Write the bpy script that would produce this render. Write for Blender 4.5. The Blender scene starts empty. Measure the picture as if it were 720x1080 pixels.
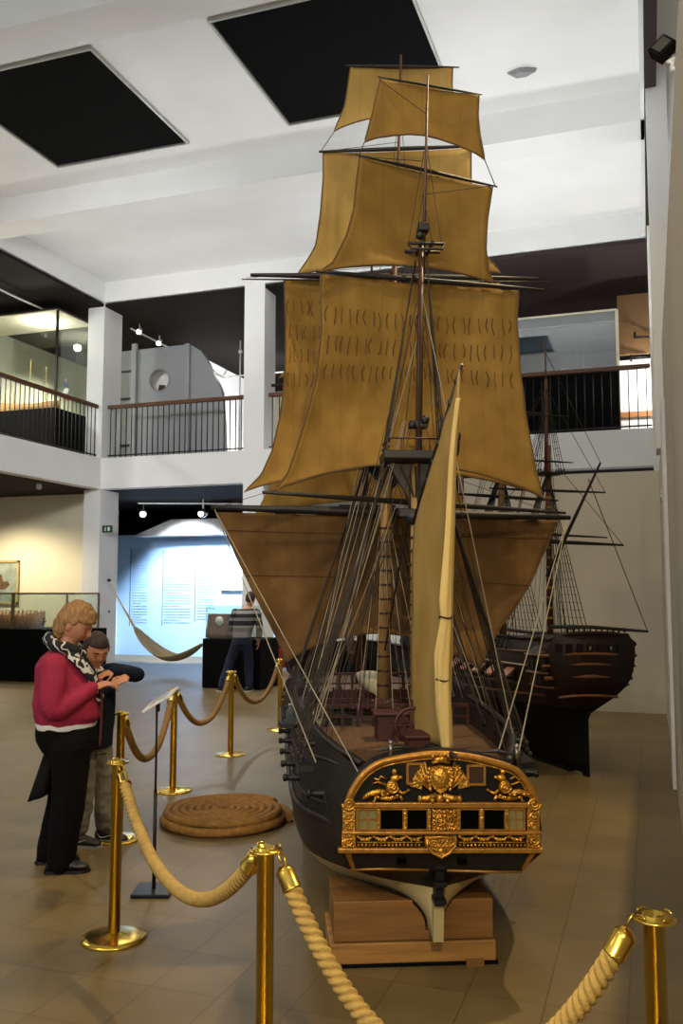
import bpy, bmesh, math, random
from mathutils import Vector, Matrix, noise
random.seed(7)
PI = math.pi
scene = bpy.context.scene
C = scene.collection
# ------------------------------------------------------------------ camera
FPX = 940.0; CAM_H = 1.7
PSI = math.atan(325/943.6); TH = math.atan(82/940.0)
fh = Vector((-math.sin(PSI), math.cos(PSI), 0)); RT = Vector((math.cos(PSI), math.sin(PSI), 0))
FW = fh*math.cos(TH) + Vector((0, 0, math.sin(TH)))
UP = -fh*math.sin(TH) + Vector((0, 0, math.cos(TH)))
EYE = Vector((0, 0, CAM_H))
cd = bpy.data.cameras.new('camera'); cam = bpy.data.objects.new('camera', cd); C.objects.link(cam)
cd.sensor_fit = 'VERTICAL'; cd.sensor_height = 36.0; cd.lens = FPX/1080*36.0; cd.clip_start = 0.05
cam.matrix_world = Matrix((( RT.x, UP.x, -FW.x, 0), (RT.y, UP.y, -FW.y, 0), (RT.z, UP.z, -FW.z, CAM_H), (0, 0, 0, 1)))
scene.camera = cam

def ray(u, v): return FW*FPX + RT*(u-360) + UP*(540-v)
def at(u, v, z=None, X=None, Y=None, D=None):
    """point taken from image pixel (u, v): its sight line cut by a plane of the room"""
    d = ray(u, v)
    if z is not None: t = (z-CAM_H)/d.z
    elif X is not None: t = X/d.x
    elif Y is not None: t = Y/d.y
    else: t = D/d.dot(fh)
    return EYE + d*t

class Frame:
    """a local frame standing on the floor: x to starboard, y forward, z up"""
    def __init__(s, origin, heading):
        s.o = Vector(origin); s.h = heading
        s.fy = Vector((-math.sin(heading), math.cos(heading), 0)); s.fx = Vector((math.cos(heading), math.sin(heading), 0))
    def loc(s, p):
        q = p - s.o; return Vector((q.dot(s.fx), q.dot(s.fy), q.z))
    def S(s, u, v, y0, k=0.0):
        """point of the sight line on the upright plane y = y0 + k*x of this frame"""
        d = ray(u, v); n = s.fy - s.fx*k
        t = (y0 - (EYE-s.o).dot(n))/d.dot(n)
        return s.loc(EYE + d*t)

# ------------------------------------------------------------------ materials
def lin(c):
    if isinstance(c, str):
        c = [int(c[i:i+2], 16)/255 for i in (0, 2, 4)]
    return tuple((x/12.92 if x <= .04045 else ((x+.055)/1.055)**2.4) for x in c) + (1.0,)
MATS = {}
def M(name, col, rough=.6, metal=0.0, var=.12, scale=6.0, bump=0.0, bscale=40.0, col2=None, stretch=(1, 1, 1), emit=0.0, detail=5.0, coat=0.0, transl=0.0, spec=None):
    if name in MATS: return MATS[name]
    m = bpy.data.materials.new(name); m.use_nodes = True; MATS[name] = m
    nt = m.node_tree; N = nt.nodes; L = nt.links
    b = N['Principled BSDF']
    b.inputs['Roughness'].default_value = rough; b.inputs['Metallic'].default_value = metal
    if spec is not None: b.inputs['Specular IOR Level'].default_value = spec
    if coat: b.inputs['Coat Weight'].default_value = coat
    c = lin(col)
    tc = N.new('ShaderNodeTexCoord'); mp = N.new('ShaderNodeMapping'); L.new(tc.outputs['Object'], mp.inputs['Vector'])
    mp.inputs['Scale'].default_value = stretch
    nz = N.new('ShaderNodeTexNoise'); nz.inputs['Scale'].default_value = scale; nz.inputs['Detail'].default_value = detail
    L.new(mp.outputs['Vector'], nz.inputs['Vector'])
    rp = N.new('ShaderNodeValToRGB'); L.new(nz.outputs['Fac'], rp.inputs['Fac'])
    rp.color_ramp.elements[0].position = .3; rp.color_ramp.elements[1].position = .7
    c2 = lin(col2) if col2 else tuple(min(1, x*(1+var)) for x in c[:3]) + (1,)
    c1 = c if col2 else tuple(x*(1-var) for x in c[:3]) + (1,)
    rp.color_ramp.elements[0].color = c1; rp.color_ramp.elements[1].color = c2
    L.new(rp.outputs['Color'], b.inputs['Base Color'])
    if emit:
        b.inputs['Emission Color'].default_value = c; b.inputs['Emission Strength'].default_value = emit
    if bump:
        n2 = N.new('ShaderNodeTexNoise'); n2.inputs['Scale'].default_value = bscale; n2.inputs['Detail'].default_value = 4
        L.new(mp.outputs['Vector'], n2.inputs['Vector'])
        bp = N.new('ShaderNodeBump'); bp.inputs['Strength'].default_value = bump; bp.inputs['Distance'].default_value = .01
        L.new(n2.outputs['Fac'], bp.inputs['Height']); L.new(bp.outputs['Normal'], b.inputs['Normal'])
    if transl:
        t = N.new('ShaderNodeBsdfTranslucent'); L.new(rp.outputs['Color'], t.inputs['Color'])
        mx = N.new('ShaderNodeMixShader'); mx.inputs['Fac'].default_value = transl
        L.new(b.outputs['BSDF'], mx.inputs[1]); L.new(t.outputs['BSDF'], mx.inputs[2])
        L.new(mx.outputs['Shader'], N['Material Output'].inputs['Surface'])
    return m
def glass(name, tint='ffffff', gloss=.1):
    if name in MATS: return MATS[name]
    m = bpy.data.materials.new(name); m.use_nodes = True; MATS[name] = m
    N = m.node_tree.nodes; L = m.node_tree.links; N.remove(N['Principled BSDF'])
    t = N.new('ShaderNodeBsdfTransparent'); t.inputs['Color'].default_value = lin(tint)
    g = N.new('ShaderNodeBsdfGlossy'); g.inputs['Roughness'].default_value = .03
    mx = N.new('ShaderNodeMixShader'); mx.inputs['Fac'].default_value = gloss
    L.new(t.outputs[0], mx.inputs[1]); L.new(g.outputs[0], mx.inputs[2]); L.new(mx.outputs[0], N['Material Output'].inputs['Surface'])
    return m

# ------------------------------------------------------------------ mesh building
class MB:
    def __init__(s): s.bm = bmesh.new(); s.mi = 0
    def v(s, p): return s.bm.verts.new(p)
    def f(s, vs, smooth=False):
        try:
            fc = s.bm.faces.new(vs); fc.smooth = smooth; fc.material_index = s.mi; return fc
        except ValueError: return None
    def box(s, c, d, rot=None):
        c = Vector(c); R = rot if rot is not None else Matrix.Identity(3)
        vs = [s.v(c + R @ Vector((sx*d[0]/2, sy*d[1]/2, sz*d[2]/2))) for sx in (-1, 1) for sy in (-1, 1) for sz in (-1, 1)]
        for q in ((0, 1, 3, 2), (4, 6, 7, 5), (0, 4, 5, 1), (2, 3, 7, 6), (0, 2, 6, 4), (1, 5, 7, 3)): s.f([vs[i] for i in q])
        return s
    def box2(s, a, b):
        return s.box([(a[i]+b[i])/2 for i in range(3)], [abs(a[i]-b[i]) for i in range(3)])
    def tube(s, pts, r, n=8, cap=True, closed=False, flat=1.0, up=(0, 0, 1)):
        pts = [Vector(p) for p in pts]; m = len(pts); rings = []
        prev = None
        for i, p in enumerate(pts):
            if closed: t = pts[(i+1) % m]-pts[i-1]
            else: t = pts[min(i+1, m-1)]-pts[max(i-1, 0)]
            if t.length < 1e-9: t = Vector((0, 0, 1))
            t.normalize()
            if prev is None:
                u = Vector(up); u = u - t*u.dot(t)
                if u.length < .05: u = Vector((1, 0, 0)) - t*t.x
                if u.length < .05: u = Vector((0, 1, 0)) - t*t.y
            else: u = prev - t*prev.dot(t)
            u.normalize(); prev = u; w = t.cross(u)
            ri = r[i] if isinstance(r, (list, tuple)) else r
            rings.append([s.v(p + u*(ri*flat*math.sin(2*PI*k/n)) + w*(ri*math.cos(2*PI*k/n))) for k in range(n)])
        R = range(m if closed else m-1)
        for i in R:
            a, b = rings[i], rings[(i+1) % m]
            for k in range(n): s.f([a[k], a[(k+1) % n], b[(k+1) % n], b[k]], n > 5)
        if cap and not closed: s.f(rings[0][::-1]); s.f(rings[-1])
        return s
    def rod(s, a, b, r0, r1=None, n=8): return s.tube([a, b], [r0, r0 if r1 is None else r1], n)
    def lathe(s, prof, c=(0, 0, 0), n=24, axis=None):
        """prof: (radius, height) pairs; axis: 3x3 turning z into the axis"""
        c = Vector(c); R = axis if axis is not None else Matrix.Identity(3); rings = []
        for r, h in prof:
            if r < 1e-6: rings.append([s.v(c + R @ Vector((0, 0, h)))])
            else: rings.append([s.v(c + R @ Vector((r*math.cos(2*PI*k/n), r*math.sin(2*PI*k/n), h))) for k in range(n)])
        for a, b in zip(rings, rings[1:]):
            for k in range(n):
                k2 = (k+1) % n
                if len(a) == 1 and len(b) == 1: continue
                if len(a) == 1: s.f([a[0], b[k2], b[k]], True)
                elif len(b) == 1: s.f([a[k], a[k2], b[0]], True)
                else: s.f([a[k], a[k2], b[k2], b[k]], True)
        if len(rings[0]) > 1: s.f(rings[0][::-1])
        if len(rings[-1]) > 1: s.f(rings[-1])
        return s
    def ball(s, c, r, n=12, m=8, rot=None, fn=None):
        r = r if isinstance(r, (list, tuple)) else (r, r, r); c = Vector(c); R = rot if rot is not None else Matrix.Identity(3)
        rings = []
        for i in range(m+1):
            th = PI*i/m
            if i in (0, m): ps = [Vector((0, 0, math.cos(th)))]
            else: ps = [Vector((math.sin(th)*math.cos(2*PI*k/n), math.sin(th)*math.sin(2*PI*k/n), math.cos(th))) for k in range(n)]
            if fn: ps = [fn(p) for p in ps]
            else: ps = [Vector((p.x*r[0], p.y*r[1], p.z*r[2])) for p in ps]
            rings.append([s.v(c + R @ p) for p in ps])
        for a, b in zip(rings, rings[1:]):
            for k in range(n):
                k2 = (k+1) % n
                if len(a) == 1: s.f([a[0], b[k], b[k2]], True)
                elif len(b) == 1: s.f([a[k], b[0], a[k2]], True)
                else: s.f([a[k], b[k], b[k2], a[k2]], True)
        return s
    def grid(s, fn, nu, nv, smooth=True, flip=False):
        g = [[s.v(fn(i/nu, j/nv)) for j in range(nv+1)] for i in range(nu+1)]
        for i in range(nu):
            for j in range(nv):
                q = [g[i][j], g[i+1][j], g[i+1][j+1], g[i][j+1]]
                s.f(q[::-1] if flip else q, smooth)
        return g
    def prism(s, poly, fa, fb):
        """poly of 2-D points; fa, fb map each to the two end faces"""
        a = [s.v(fa(p)) for p in poly]; b = [s.v(fb(p)) for p in poly]; n = len(poly)
        s.f(a[::-1]); s.f(b)
        for i in range(n): s.f([a[i], a[(i+1) % n], b[(i+1) % n], b[i]])
        return s
    def loft(s, rings, cap=True, closed=True):
        R = [[s.v(p) for p in r] for r in rings]; n = len(R[0])
        for a, b in zip(R, R[1:]):
            for k in range(n if closed else n-1): s.f([a[k], a[(k+1) % n], b[(k+1) % n], b[k]], True)
        if cap: s.f(R[0][::-1], True); s.f(R[-1], True)
        return s
    def mesh(s, name, recalc=True):
        if recalc: bmesh.ops.recalc_face_normals(s.bm, faces=s.bm.faces[:])
        me = bpy.data.meshes.new(name); s.bm.to_mesh(me); s.bm.free(); return me
    def build(s, name, mat, parent=None, recalc=True):
        me = s.mesh(name, recalc)
        for m in (mat if isinstance(mat, (list, tuple)) else [mat]): me.materials.append(m)
        o = bpy.data.objects.new(name, me); C.objects.link(o)
        if parent is not None: o.parent = parent
        return o

def tag(o, label=None, cat=None, group=None, kind=None):
    if label: o['label'] = label
    if cat: o['category'] = cat
    if group: o['group'] = group
    if kind: o['kind'] = kind
    return o
def thing(name, label, cat, loc=(0, 0, 0), rz=0.0, group=None):
    o = bpy.data.objects.new(name, None); C.objects.link(o); o.location = loc; o.rotation_euler = (0, 0, rz)
    o.empty_display_size = .1
    return tag(o, label, cat, group)
def struct(mb, name, mat): return tag(mb.build(name, mat), kind='structure')
def kids(o): return [c for c in C.objects if c.parent == o]
def copy_tree(o, parent=None):
    c = o.copy(); C.objects.link(c)
    if parent is not None: c.parent = parent
    for ch in kids(o): copy_tree(ch, c)
    return c
def bevel(o, w=.004, seg=2):
    m = o.modifiers.new('bevel', 'BEVEL'); m.width = w; m.segments = seg; m.limit_method = 'ANGLE'; m.angle_limit = .7
    return o
def cr(pts, n):
    """smooth curve through points, n samples per span"""
    pts = [Vector(p) for p in pts]; out = []
    for i in range(len(pts)-1):
        p0 = pts[max(i-1, 0)]; p1 = pts[i]; p2 = pts[i+1]; p3 = pts[min(i+2, len(pts)-1)]
        for k in range(n):
            t = k/n
            out.append(.5*((2*p1)+(p2-p0)*t+(2*p0-5*p1+4*p2-p3)*t*t+(3*p1-p0-3*p2+p3)*t**3))
    out.append(pts[-1]); return out
def resample(pts, n):
    pts = [Vector(p) for p in pts]; L = [0]
    for a, b in zip(pts, pts[1:]): L.append(L[-1]+(b-a).length)
    out = []; j = 0
    for i in range(n):
        d = L[-1]*i/(n-1)
        while j < len(pts)-2 and L[j+1] < d: j += 1
        seg = L[j+1]-L[j]; t = 0 if seg < 1e-9 else (d-L[j])/seg
        out.append(pts[j].lerp(pts[j+1], min(max(t, 0), 1)))
    return out
def rope_mesh(mb, pts, r, lay=.09, n=24, lobes=3, depth=.34):
    """laid rope: one surface whose three strands wind round the path"""
    pts = [Vector(p) for p in pts]; rings = []; prev = None; d = 0
    for i, p in enumerate(pts):
        t = (pts[min(i+1, len(pts)-1)]-pts[max(i-1, 0)]).normalized()
        if i: d += (p-pts[i-1]).length
        u = (Vector((0, 0, 1)) if prev is None else prev); u = u-t*u.dot(t)
        if u.length < .05: u = Vector((1, 0, 0))-t*t.x
        u.normalize(); prev = u; w = t.cross(u); ring = []
        for k in range(n):
            a = 2*PI*k/n; rr = r*(1-depth+depth*abs(math.cos(lobes/2*(a-2*PI*d/lay)))**.7*1.15)
            ring.append(mb.v(p+u*rr*math.sin(a)+w*rr*math.cos(a)))
        rings.append(ring)
    for a, b in zip(rings, rings[1:]):
        for k in range(n): mb.f([a[k], a[(k+1) % n], b[(k+1) % n], b[k]], True)
    mb.f(rings[0][::-1]); mb.f(rings[-1])
    return mb
def light(name, kind, loc, energy, col=(1, 1, 1), size=.1, aim=None, spot=60, blend=.5, parent=None, sy=None):
    l = bpy.data.lights.new(name, kind); l.energy = energy; l.color = col
    if kind == 'SPOT': l.spot_size = math.radians(spot); l.spot_blend = blend; l.shadow_soft_size = size
    elif kind == 'AREA':
        l.size = size
        if sy: l.shape = 'RECTANGLE'; l.size_y = sy
    else: l.shadow_soft_size = size
    o = bpy.data.objects.new(name, l); C.objects.link(o); o.location = loc
    if aim is not None: o.rotation_euler = (Vector(aim)-Vector(loc)).to_track_quat('-Z', 'Y').to_euler()
    return o
# ================================================================== the hall
white = M('white paint', 'e6e6e4', .8, var=.03, scale=1.2, bump=.05, bscale=60)
cream = M('cream paint', 'd8d0b4', .8, var=.03, scale=1.0)
greywall = M('off white plaster', 'cfcabc', .8, var=.04, scale=1.5)
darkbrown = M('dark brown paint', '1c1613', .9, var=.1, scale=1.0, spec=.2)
purple = M('dark plum paint', '3a3030', .9, var=.08, scale=14, spec=.2)
black = M('matt black', '070707', .9, var=.2, scale=3, spec=.15)
bluewall = M('pale blue paint', '9dc0e6', .75, var=.05, scale=.7)
wood_rail = M('brown varnished handrail', '5c3a22', .4, var=.25, scale=10, stretch=(1, 8, 8))
oak = M('light brown wood', 'a06c38', .5, var=.25, scale=8, stretch=(1, 8, 8))
iron = M('black iron', '161414', .5, metal=.3)
brass = M('polished brass', 'dcb850', .24, metal=1.0, var=.08, scale=5)
chrome = M('chrome', 'd8d8d8', .15, metal=1.0, var=.03)

# floor: rectangular stone tiles laid square with the hall
fm = bpy.data.materials.new('stone tiles'); fm.use_nodes = True
N = fm.node_tree.nodes; L = fm.node_tree.links; B = N['Principled BSDF']
tc = N.new('ShaderNodeTexCoord'); mp = N.new('ShaderNodeMapping'); L.new(tc.outputs['Object'], mp.inputs['Vector'])
mp.inputs['Location'].default_value = (.13, .34, 0)
bk = N.new('ShaderNodeTexBrick'); L.new(mp.outputs[0], bk.inputs['Vector'])
bk.offset = 0.0; bk.squash = 1.0
bk.inputs['Scale'].default_value = 1.0; bk.inputs['Brick Width'].default_value = .325; bk.inputs['Row Height'].default_value = .385
bk.inputs['Mortar Size'].default_value = .0035; bk.inputs['Mortar Smooth'].default_value = .3; bk.inputs['Bias'].default_value = 0
bk.inputs['Color1'].default_value = lin('6f5d39'); bk.inputs['Color2'].default_value = lin('766440'); bk.inputs['Mortar'].default_value = lin('5b4b2f')
n1 = N.new('ShaderNodeTexNoise'); n1.inputs['Scale'].default_value = 2.2; n1.inputs['Detail'].default_value = 8
L.new(tc.outputs['Object'], n1.inputs['Vector'])
hs = N.new('ShaderNodeMix'); hs.data_type = 'RGBA'; hs.blend_type = 'MULTIPLY'; hs.inputs['Factor'].default_value = .55
rp = N.new('ShaderNodeValToRGB'); rp.color_ramp.elements[0].color = (.62, .6, .56, 1); rp.color_ramp.elements[1].color = (1.1, 1.1, 1.1, 1)
rp.color_ramp.elements[0].position = .3; rp.color_ramp.elements[1].position = .7
L.new(n1.outputs['Fac'], rp.inputs['Fac']); L.new(bk.outputs['Color'], hs.inputs['A']); L.new(rp.outputs['Color'], hs.inputs['B'])
L.new(hs.outputs['Result'], B.inputs['Base Color'])
B.inputs['Roughness'].default_value = .42; B.inputs['Specular IOR Level'].default_value = .35
bp = N.new('ShaderNodeBump'); bp.inputs['Strength'].default_value = .25; bp.inputs['Distance'].default_value = .003
L.new(bk.outputs['Fac'], bp.inputs['Height']); bp.invert = True; L.new(bp.outputs[0], B.inputs['Normal'])
struct(MB().box2((-26, -2.5, -.1), (2, 26, 0)), 'floor', fm)

GY = 16.25; GX = -11.05; ZC = 8.39; ZB = 7.94; ZS = 4.51; ZU = 3.85; ZG = 7.85  # ceiling, galleries and columns enlarged about the camera, written here as final dimensions
# ceiling over the hall and its beams
struct(MB().box2((GX-.44, -2.5, ZC), (1.1, GY+.44, ZC+.2)), 'ceiling', white)
mb = MB()
for y0, y1 in ((3.25, 3.8), (7.7, 8.25), (12.06, 12.62), (GY, GY+.44)):
    mb2 = MB().box2((GX-.3, y0, ZB), (.15, y1, ZC)); struct(mb2, 'trim_1', white)
struct(MB().box2((GX-.44, -2.5, ZB), (GX, GY, ZC)), 'trim_2', white)
struct(MB().box2((.06, -2.5, ZB), (.11, GY, ZC)), 'trim_3', white)
# soffits over the galleries
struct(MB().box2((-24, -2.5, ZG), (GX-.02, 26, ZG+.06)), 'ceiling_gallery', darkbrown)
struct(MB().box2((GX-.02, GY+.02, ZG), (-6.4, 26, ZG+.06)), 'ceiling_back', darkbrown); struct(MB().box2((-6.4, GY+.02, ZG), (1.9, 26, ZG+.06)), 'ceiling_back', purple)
# gallery slabs: face toward the hall is white, underside dark
struct(MB().box2((-24, -2.5, ZU), (GX, GY, ZS)), 'trim_4', white)
struct(MB().box2((-24, GY, ZU), (.25, GY+.3, ZS)), 'trim_5', white)
struct(MB().box2((-24, GY+.3, ZU+.05), (.25, 25.5, ZS)), 'floor_gallery', darkbrown)
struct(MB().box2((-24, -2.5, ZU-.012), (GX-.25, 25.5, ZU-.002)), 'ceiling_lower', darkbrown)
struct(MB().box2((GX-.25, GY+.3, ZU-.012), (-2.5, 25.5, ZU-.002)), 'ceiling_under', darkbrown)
# columns
for (x0, x1, y0, y1) in ((GX-.41, GX, GY, GY+.69), (-7.70, -7.25, GY, GY+.56)):
    struct(MB().box2((x0, y0, 0), (x1, y1, ZU)).box2((x0, y0-.004, ZS), (x1, y1, ZB)), 'column', white)
# walls downstairs
struct(MB().box2((-24, 16.9, 0), (GX-.42, 17.05, ZU)), 'wall_cream', cream)
struct(MB().box2((-24, 24.2, 0), (-2.3, 24.4, ZU-.02)), 'wall_dark', darkbrown)
struct(MB().box2((-14.6, 20.5, 0), (-7.9, 20.7, 3.14)), 'wall_blue', bluewall)
struct(MB().box2((-13.65, 20.15, 0), (-13.35, 20.5, ZU-.02)), 'trim_6', white)
struct(MB().box2((-24, 20.2, 0), (-13.65, 20.5, ZU-.02)), 'wall_recess', white)
struct(MB().box2((-7.9, 19.6, 0), (-2.3, 19.9, ZU-.02)), 'wall_passage', white)
struct(MB().box2((-2.4, GY+.3, 0), (-2.3, 19.6, ZU-.02)), 'wall_side', white)
struct(MB().box2((-2.6, 13.2, 0), (.3, 13.5, 3.37)), 'wall_back', greywall)
# walls upstairs
struct(MB().box2((-24, 25.2, ZS), (1.9, 25.4, ZG)), 'wall_gallery', cream)
struct(MB().box2((GX-.1, 19.6, ZS), (GX, 25.2, ZG)), 'wall_partition', white)
struct(MB().box2((-14.8, -2.5, ZS), (-14.6, 25.2, ZG)), 'wall_gallery_left', cream)
brownwall = M('brown board', '7a5a38', .6, var=.1, scale=4)
struct(MB().box2((-.45, 17.9, 6.26), (.9, 17.98, 7.45)), 'wall_board', brownwall)
struct(MB().box2((-.45, 18.1, ZS), (.9, 18.18, 6.2)), 'wall_white', white)
# right side: tall wall close to the camera, open strip and pilasters above it
rightw = M('warm grey plaster', 'b9b19f', .85, var=.05, scale=2, stretch=(1, 6, .3))
struct(MB().box2((.17, -2.5, 0), (.5, 8.6, 3.99)).box2((.17, 8.6, 0), (.5, 13.2, 3.4)), 'wall_right', rightw)
struct(MB().box2((.78, -2.5, 3.4), (1.0, 25, ZC)), 'wall_right_upper', greywall)
struct(MB().box2((.112, -2.5, ZB-.02), (.25, 11.25, ZC)).box2((.112, 12.0, ZB-.02), (.25, GY, ZC)), 'trim_7', purple)
for y0 in (11.3, 15.7):
    struct(MB().box2((.125, y0, 3.4), (.37, y0+.62, ZC)), 'column', white)
struct(MB().box2((.14, 8.3, 0), (.2, 9.0, 3.4)), 'trim_8', white)
struct(MB().box2((-24, -2.6, 0), (-23.9, 24, 4)), 'wall_left', white)

# black square panels let into the ceiling, pale metal edges
edge = M('aluminium edge', 'b4b2ac', .35, metal=.6, var=.05)
panelm = M('black panel cloth', '0b0b0b', .95, var=.1, spec=.1)
for x0, x1, lab in ((-8.63, -6.35, 'black square ceiling panel standing clear above the woman and boy'), (-4.69, -2.35, 'black square ceiling panel partly hidden by the topmost sails')):
    t = thing('ceiling_panel', lab, 'ceiling panel', ((x0+x1)/2, 10.12, ZC), group='black ceiling panels')
    w = (x1-x0)/2; d = 1.22
    MB().box2((-w, -d, -.02), (w, d, .0)).build('panel', panelm, t)
    f = MB()
    for a, b in (((-w-.03, -d-.03), (-w, d+.03)), ((w, -d-.03), (w+.03, d+.03)), ((-w, -d-.03), (w, -d)), ((-w, d), (w, d+.03))):
        f.box2((a[0], a[1], -.05), (b[0], b[1], .0))
    f.build('frame', edge, t)

# flaking patch of paint hanging from the ceiling
fl = MB(); c0 = at(548, 76, z=ZC-.03)
out = [(-.17, 0), (-.06, .05), (0, .1), (.08, .07), (.22, .02), (.1, -.04), (0, -.06), (-.06, -.03)]
top = [fl.v((c0.x+x, c0.y+y, ZC-.005)) for x, y in out]
bot = [fl.v((c0.x+x*.9, c0.y+y*.9, ZC-.03-.05*abs(math.sin(i*1.7)))) for i, (x, y) in enumerate(out)]
for i in range(len(out)):
    j = (i+1) % len(out); fl.f([top[i], top[j], bot[j], bot[i]])
fl.f(bot); fl.f(top[::-1])
o = tag(fl.build('paint_flake', M('peeling paint', '8f9090', .9)), 'curled flake of peeling paint on the white ceiling', 'paint flake')

# railings: wooden handrail on black balusters
def railing(name, label, a, b, n, post=True):
    a = Vector(a); b = Vector(b); t = thing(name, label, 'railing', a, math.atan2(b.y-a.y, b.x-a.x), 'gallery railings'); L_ = (b-a).length
    bevel(MB().box((L_/2, 0, 1.13), (L_, .09, .08)).build('handrail', wood_rail, t), .012)
    MB().box((L_/2, 0, .07), (L_, .025, .025)).build('bottom_bar', iron, t)
    first = None
    for i in range(n):
        if first is None:
            first = MB().rod((0, 0, 0), (0, 0, 1.1), .011, n=6).build('baluster', iron, t); o = first
        else:
            o = first.copy(); C.objects.link(o); o.parent = t
        o.location = (L_*(i+.5)/n, 0, 0)
railing('railing', 'long railing with brown handrail in front of the big glass case', (GX-.12, 9.5, ZS), (GX-.12, GY-.02, ZS), 50)
railing('railing', 'railing with brown handrail in front of the grey porthole panel', (GX+.06, GY+.14, ZS), (-7.75, GY+.14, ZS), 25)
railing('railing', 'short stretch of railing between the white column and the sails', (-7.2, GY+.14, ZS), (-2.95, GY+.14, ZS), 28)
railing('railing', 'railing crossing in front of the black plinth above the dark ship', (-2.9, GY+.14, ZS), (.12, GY+.14, ZS), 20)

# track lights: rail plus lamp heads, each head with its bulb
lampw = M('white lamp housing', 'd8d8d6', .4)
bulb = M('lit bulb', 'fff3d8', .4, emit=22.0)
bulbc = M('lit cool bulb', 'e4efff', .4, emit=22.0)
def track(a, b, label, g='lighting tracks'):
    a = Vector(a); b = Vector(b)
    o = MB().box(((b-a).length/2, 0, 0), ((b-a).length, .035, .03)).build('lighting_track', lampw)
    d = b-a; o.location = a; o.rotation_euler = d.to_track_quat('X', 'Z').to_euler()
    return tag(o, label, 'lighting track', g)
def lamp(p, aim, label, m=bulb, s=1.0):
    t = thing('track_spotlight', label, 'spotlight', p, group='track spotlights')
    q = (Vector(aim)-Vector(p)).to_track_quat('Z', 'Y').to_matrix()
    MB().lathe([(.02*s, -.1*s), (.05*s, -.09*s), (.06*s, .0), (.065*s, .07*s), (.058*s, .07*s), (.052*s, .03*s), (0, .03*s)], n=16, axis=q).build('lamp_head', lampw, t)
    MB().ball(q @ Vector((0, 0, .05*s)), .047*s, 12, 8).build('bulb', m, t)
    MB().rod((0, 0, .0), (0, 0, .16*s), .012*s, n=6).build('bracket', lampw, t)
    return t
# ================================================================== gallery exhibits and things along the walls
clear = glass('case glass', 'f4f8f6', .07)
postm = M('dark bronze', '3b3630', .4, metal=.6)
# tracks
track((GX-1.1, 6.2, ZG-.15), (GX-1.1, 16.6, ZG-.15), 'pale lighting track under the dark ceiling above the big glass case')
track((GX+.19, 17.0, ZG-.3), (GX+.19, 22.0, ZG-.3), 'pale lighting track carrying the two lit lamps above the grey panel')
track((-11, 22.0, ZG-.25), (-3, 22.0, ZG-.25), 'thin lighting track running behind the white flagpole')
track((-10.9, 17.5, ZU-.2), (-8.2, 18.6, ZU-.2), 'white lighting track under the gallery by the column')
p = at(147, 349, X=GX+.19); lamp((GX+.19, p.y, p.z), (GX+.7, p.y-3, 5), 'first lit lamp on the track above the porthole panel')
p = at(168, 361, X=GX+.19); lamp((GX+.19, p.y, p.z), (GX+.7, p.y-3, 5), 'second lit lamp on the track, just above the porthole')
lamp(at(151, 541, Y=19.0), (-10, 15.5, 1.5), 'bluish lit lamp under the gallery in front of the blue wall', bulbc, 1.3)
lamp(at(121, 545, Y=18.0), (-12, 15, 1.5), 'small lit lamp beside the green exit sign', bulb, .9)
lamp(at(41, 512, Y=15.0), (-13, 16.9, 1.2), 'white lamp under the gallery over the cream wall', lampw, .9)
t = thing('track_projector', 'round chrome projector lamp under the gallery above the hammock', 'spotlight', at(214, 541, Y=17.2))
MB().ball((0, 0, 0), (.11, .11, .1), 14, 10).build('lamp_head', chrome, t); MB().ball((.0, -.1, -.03), .055, 10, 8).build('bulb', bulb, t)
MB().rod((0, 0, .05), (0, 0, .3), .015).build('bracket', lampw, t)

# big glass case with model ships on the left gallery
def model_boat(name, label, o, rz, L_, hull_m, sail=False, group=None):
    t = thing(name, label, 'model ship', o, rz, group)
    mb = MB(); rings = []
    for i in range(9):
        s = i/8; x = (s-.5)*L_; w = .11*L_*max(.04, math.sin(PI*(.08+.86*s)))**.6; h0 = .02+.05*L_*(2*s-1)**2
        rings.append([(x, -w, .16*L_+h0), (x, -w*.9, .09*L_), (x, -w*.3, h0*.5), (x, w*.3, h0*.5), (x, w*.9, .09*L_), (x, w, .16*L_+h0)])
    mb.loft(rings); mb.build('hull', hull_m, t)
    for k, (f, h) in enumerate(((-.27, .55), (.0, .75), (.27, .62))):
        MB().rod((f*L_, 0, .12*L_), (f*L_, 0, h*L_+.15*L_), .006*L_+.004, .004, 6).build('mast', M('pale spar wood', 'c8b07c', .6), t)
        y = MB()
        for q in (.45, .7, .9): y.rod((f*L_, -.13*L_*(1.3-q), h*q*L_+.15*L_), (f*L_, .13*L_*(1.3-q), h*q*L_+.15*L_), .004*L_+.002, n=5)
        y.build('yards', M('pale spar wood', 'c8b07c', .6), t)
    MB().tube([(.45*L_, 0, .2*L_), (.66*L_, 0, .3*L_)], .006*L_).build('bowsprit', M('pale spar wood', 'c8b07c', .6), t)
    return t
t = thing('display_case', 'large glass display case on a black plinth behind the gallery railing', 'display case', (-11.6, 15.37, ZS))
MB().box2((-3.7, .0, 0), (0, 1.22, .98)).build('plinth', black, t)
g = MB()
for a, b in (((-3.7, 0, .985), (0, .012, 3.05)), ((-.012, .012, .985), (0, 1.22, 3.05)), ((-3.7, 1.21, .985), (-.012, 1.22, 3.05))): g.box2(a, b)
g.build('glass', clear, t)
MB().box2((-3.7, 0, 3.05), (0, 1.22, 3.07)).build('case_top', M('cream case top', 'd9d2b8', .8), t)
fr = MB()
for x, y in ((0, 0), (0, 1.22)): fr.box((x, y, 2.02), (.044, .044, 2.07))
fr.box((-1.85, 0, 3.09), (3.7, .035, .035)).box((0, .61, 3.09), (.035, 1.22, .035)).box((-1.85, 1.22, 3.09), (3.7, .035, .035))
fr.build('case_frame', postm, t)
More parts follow.
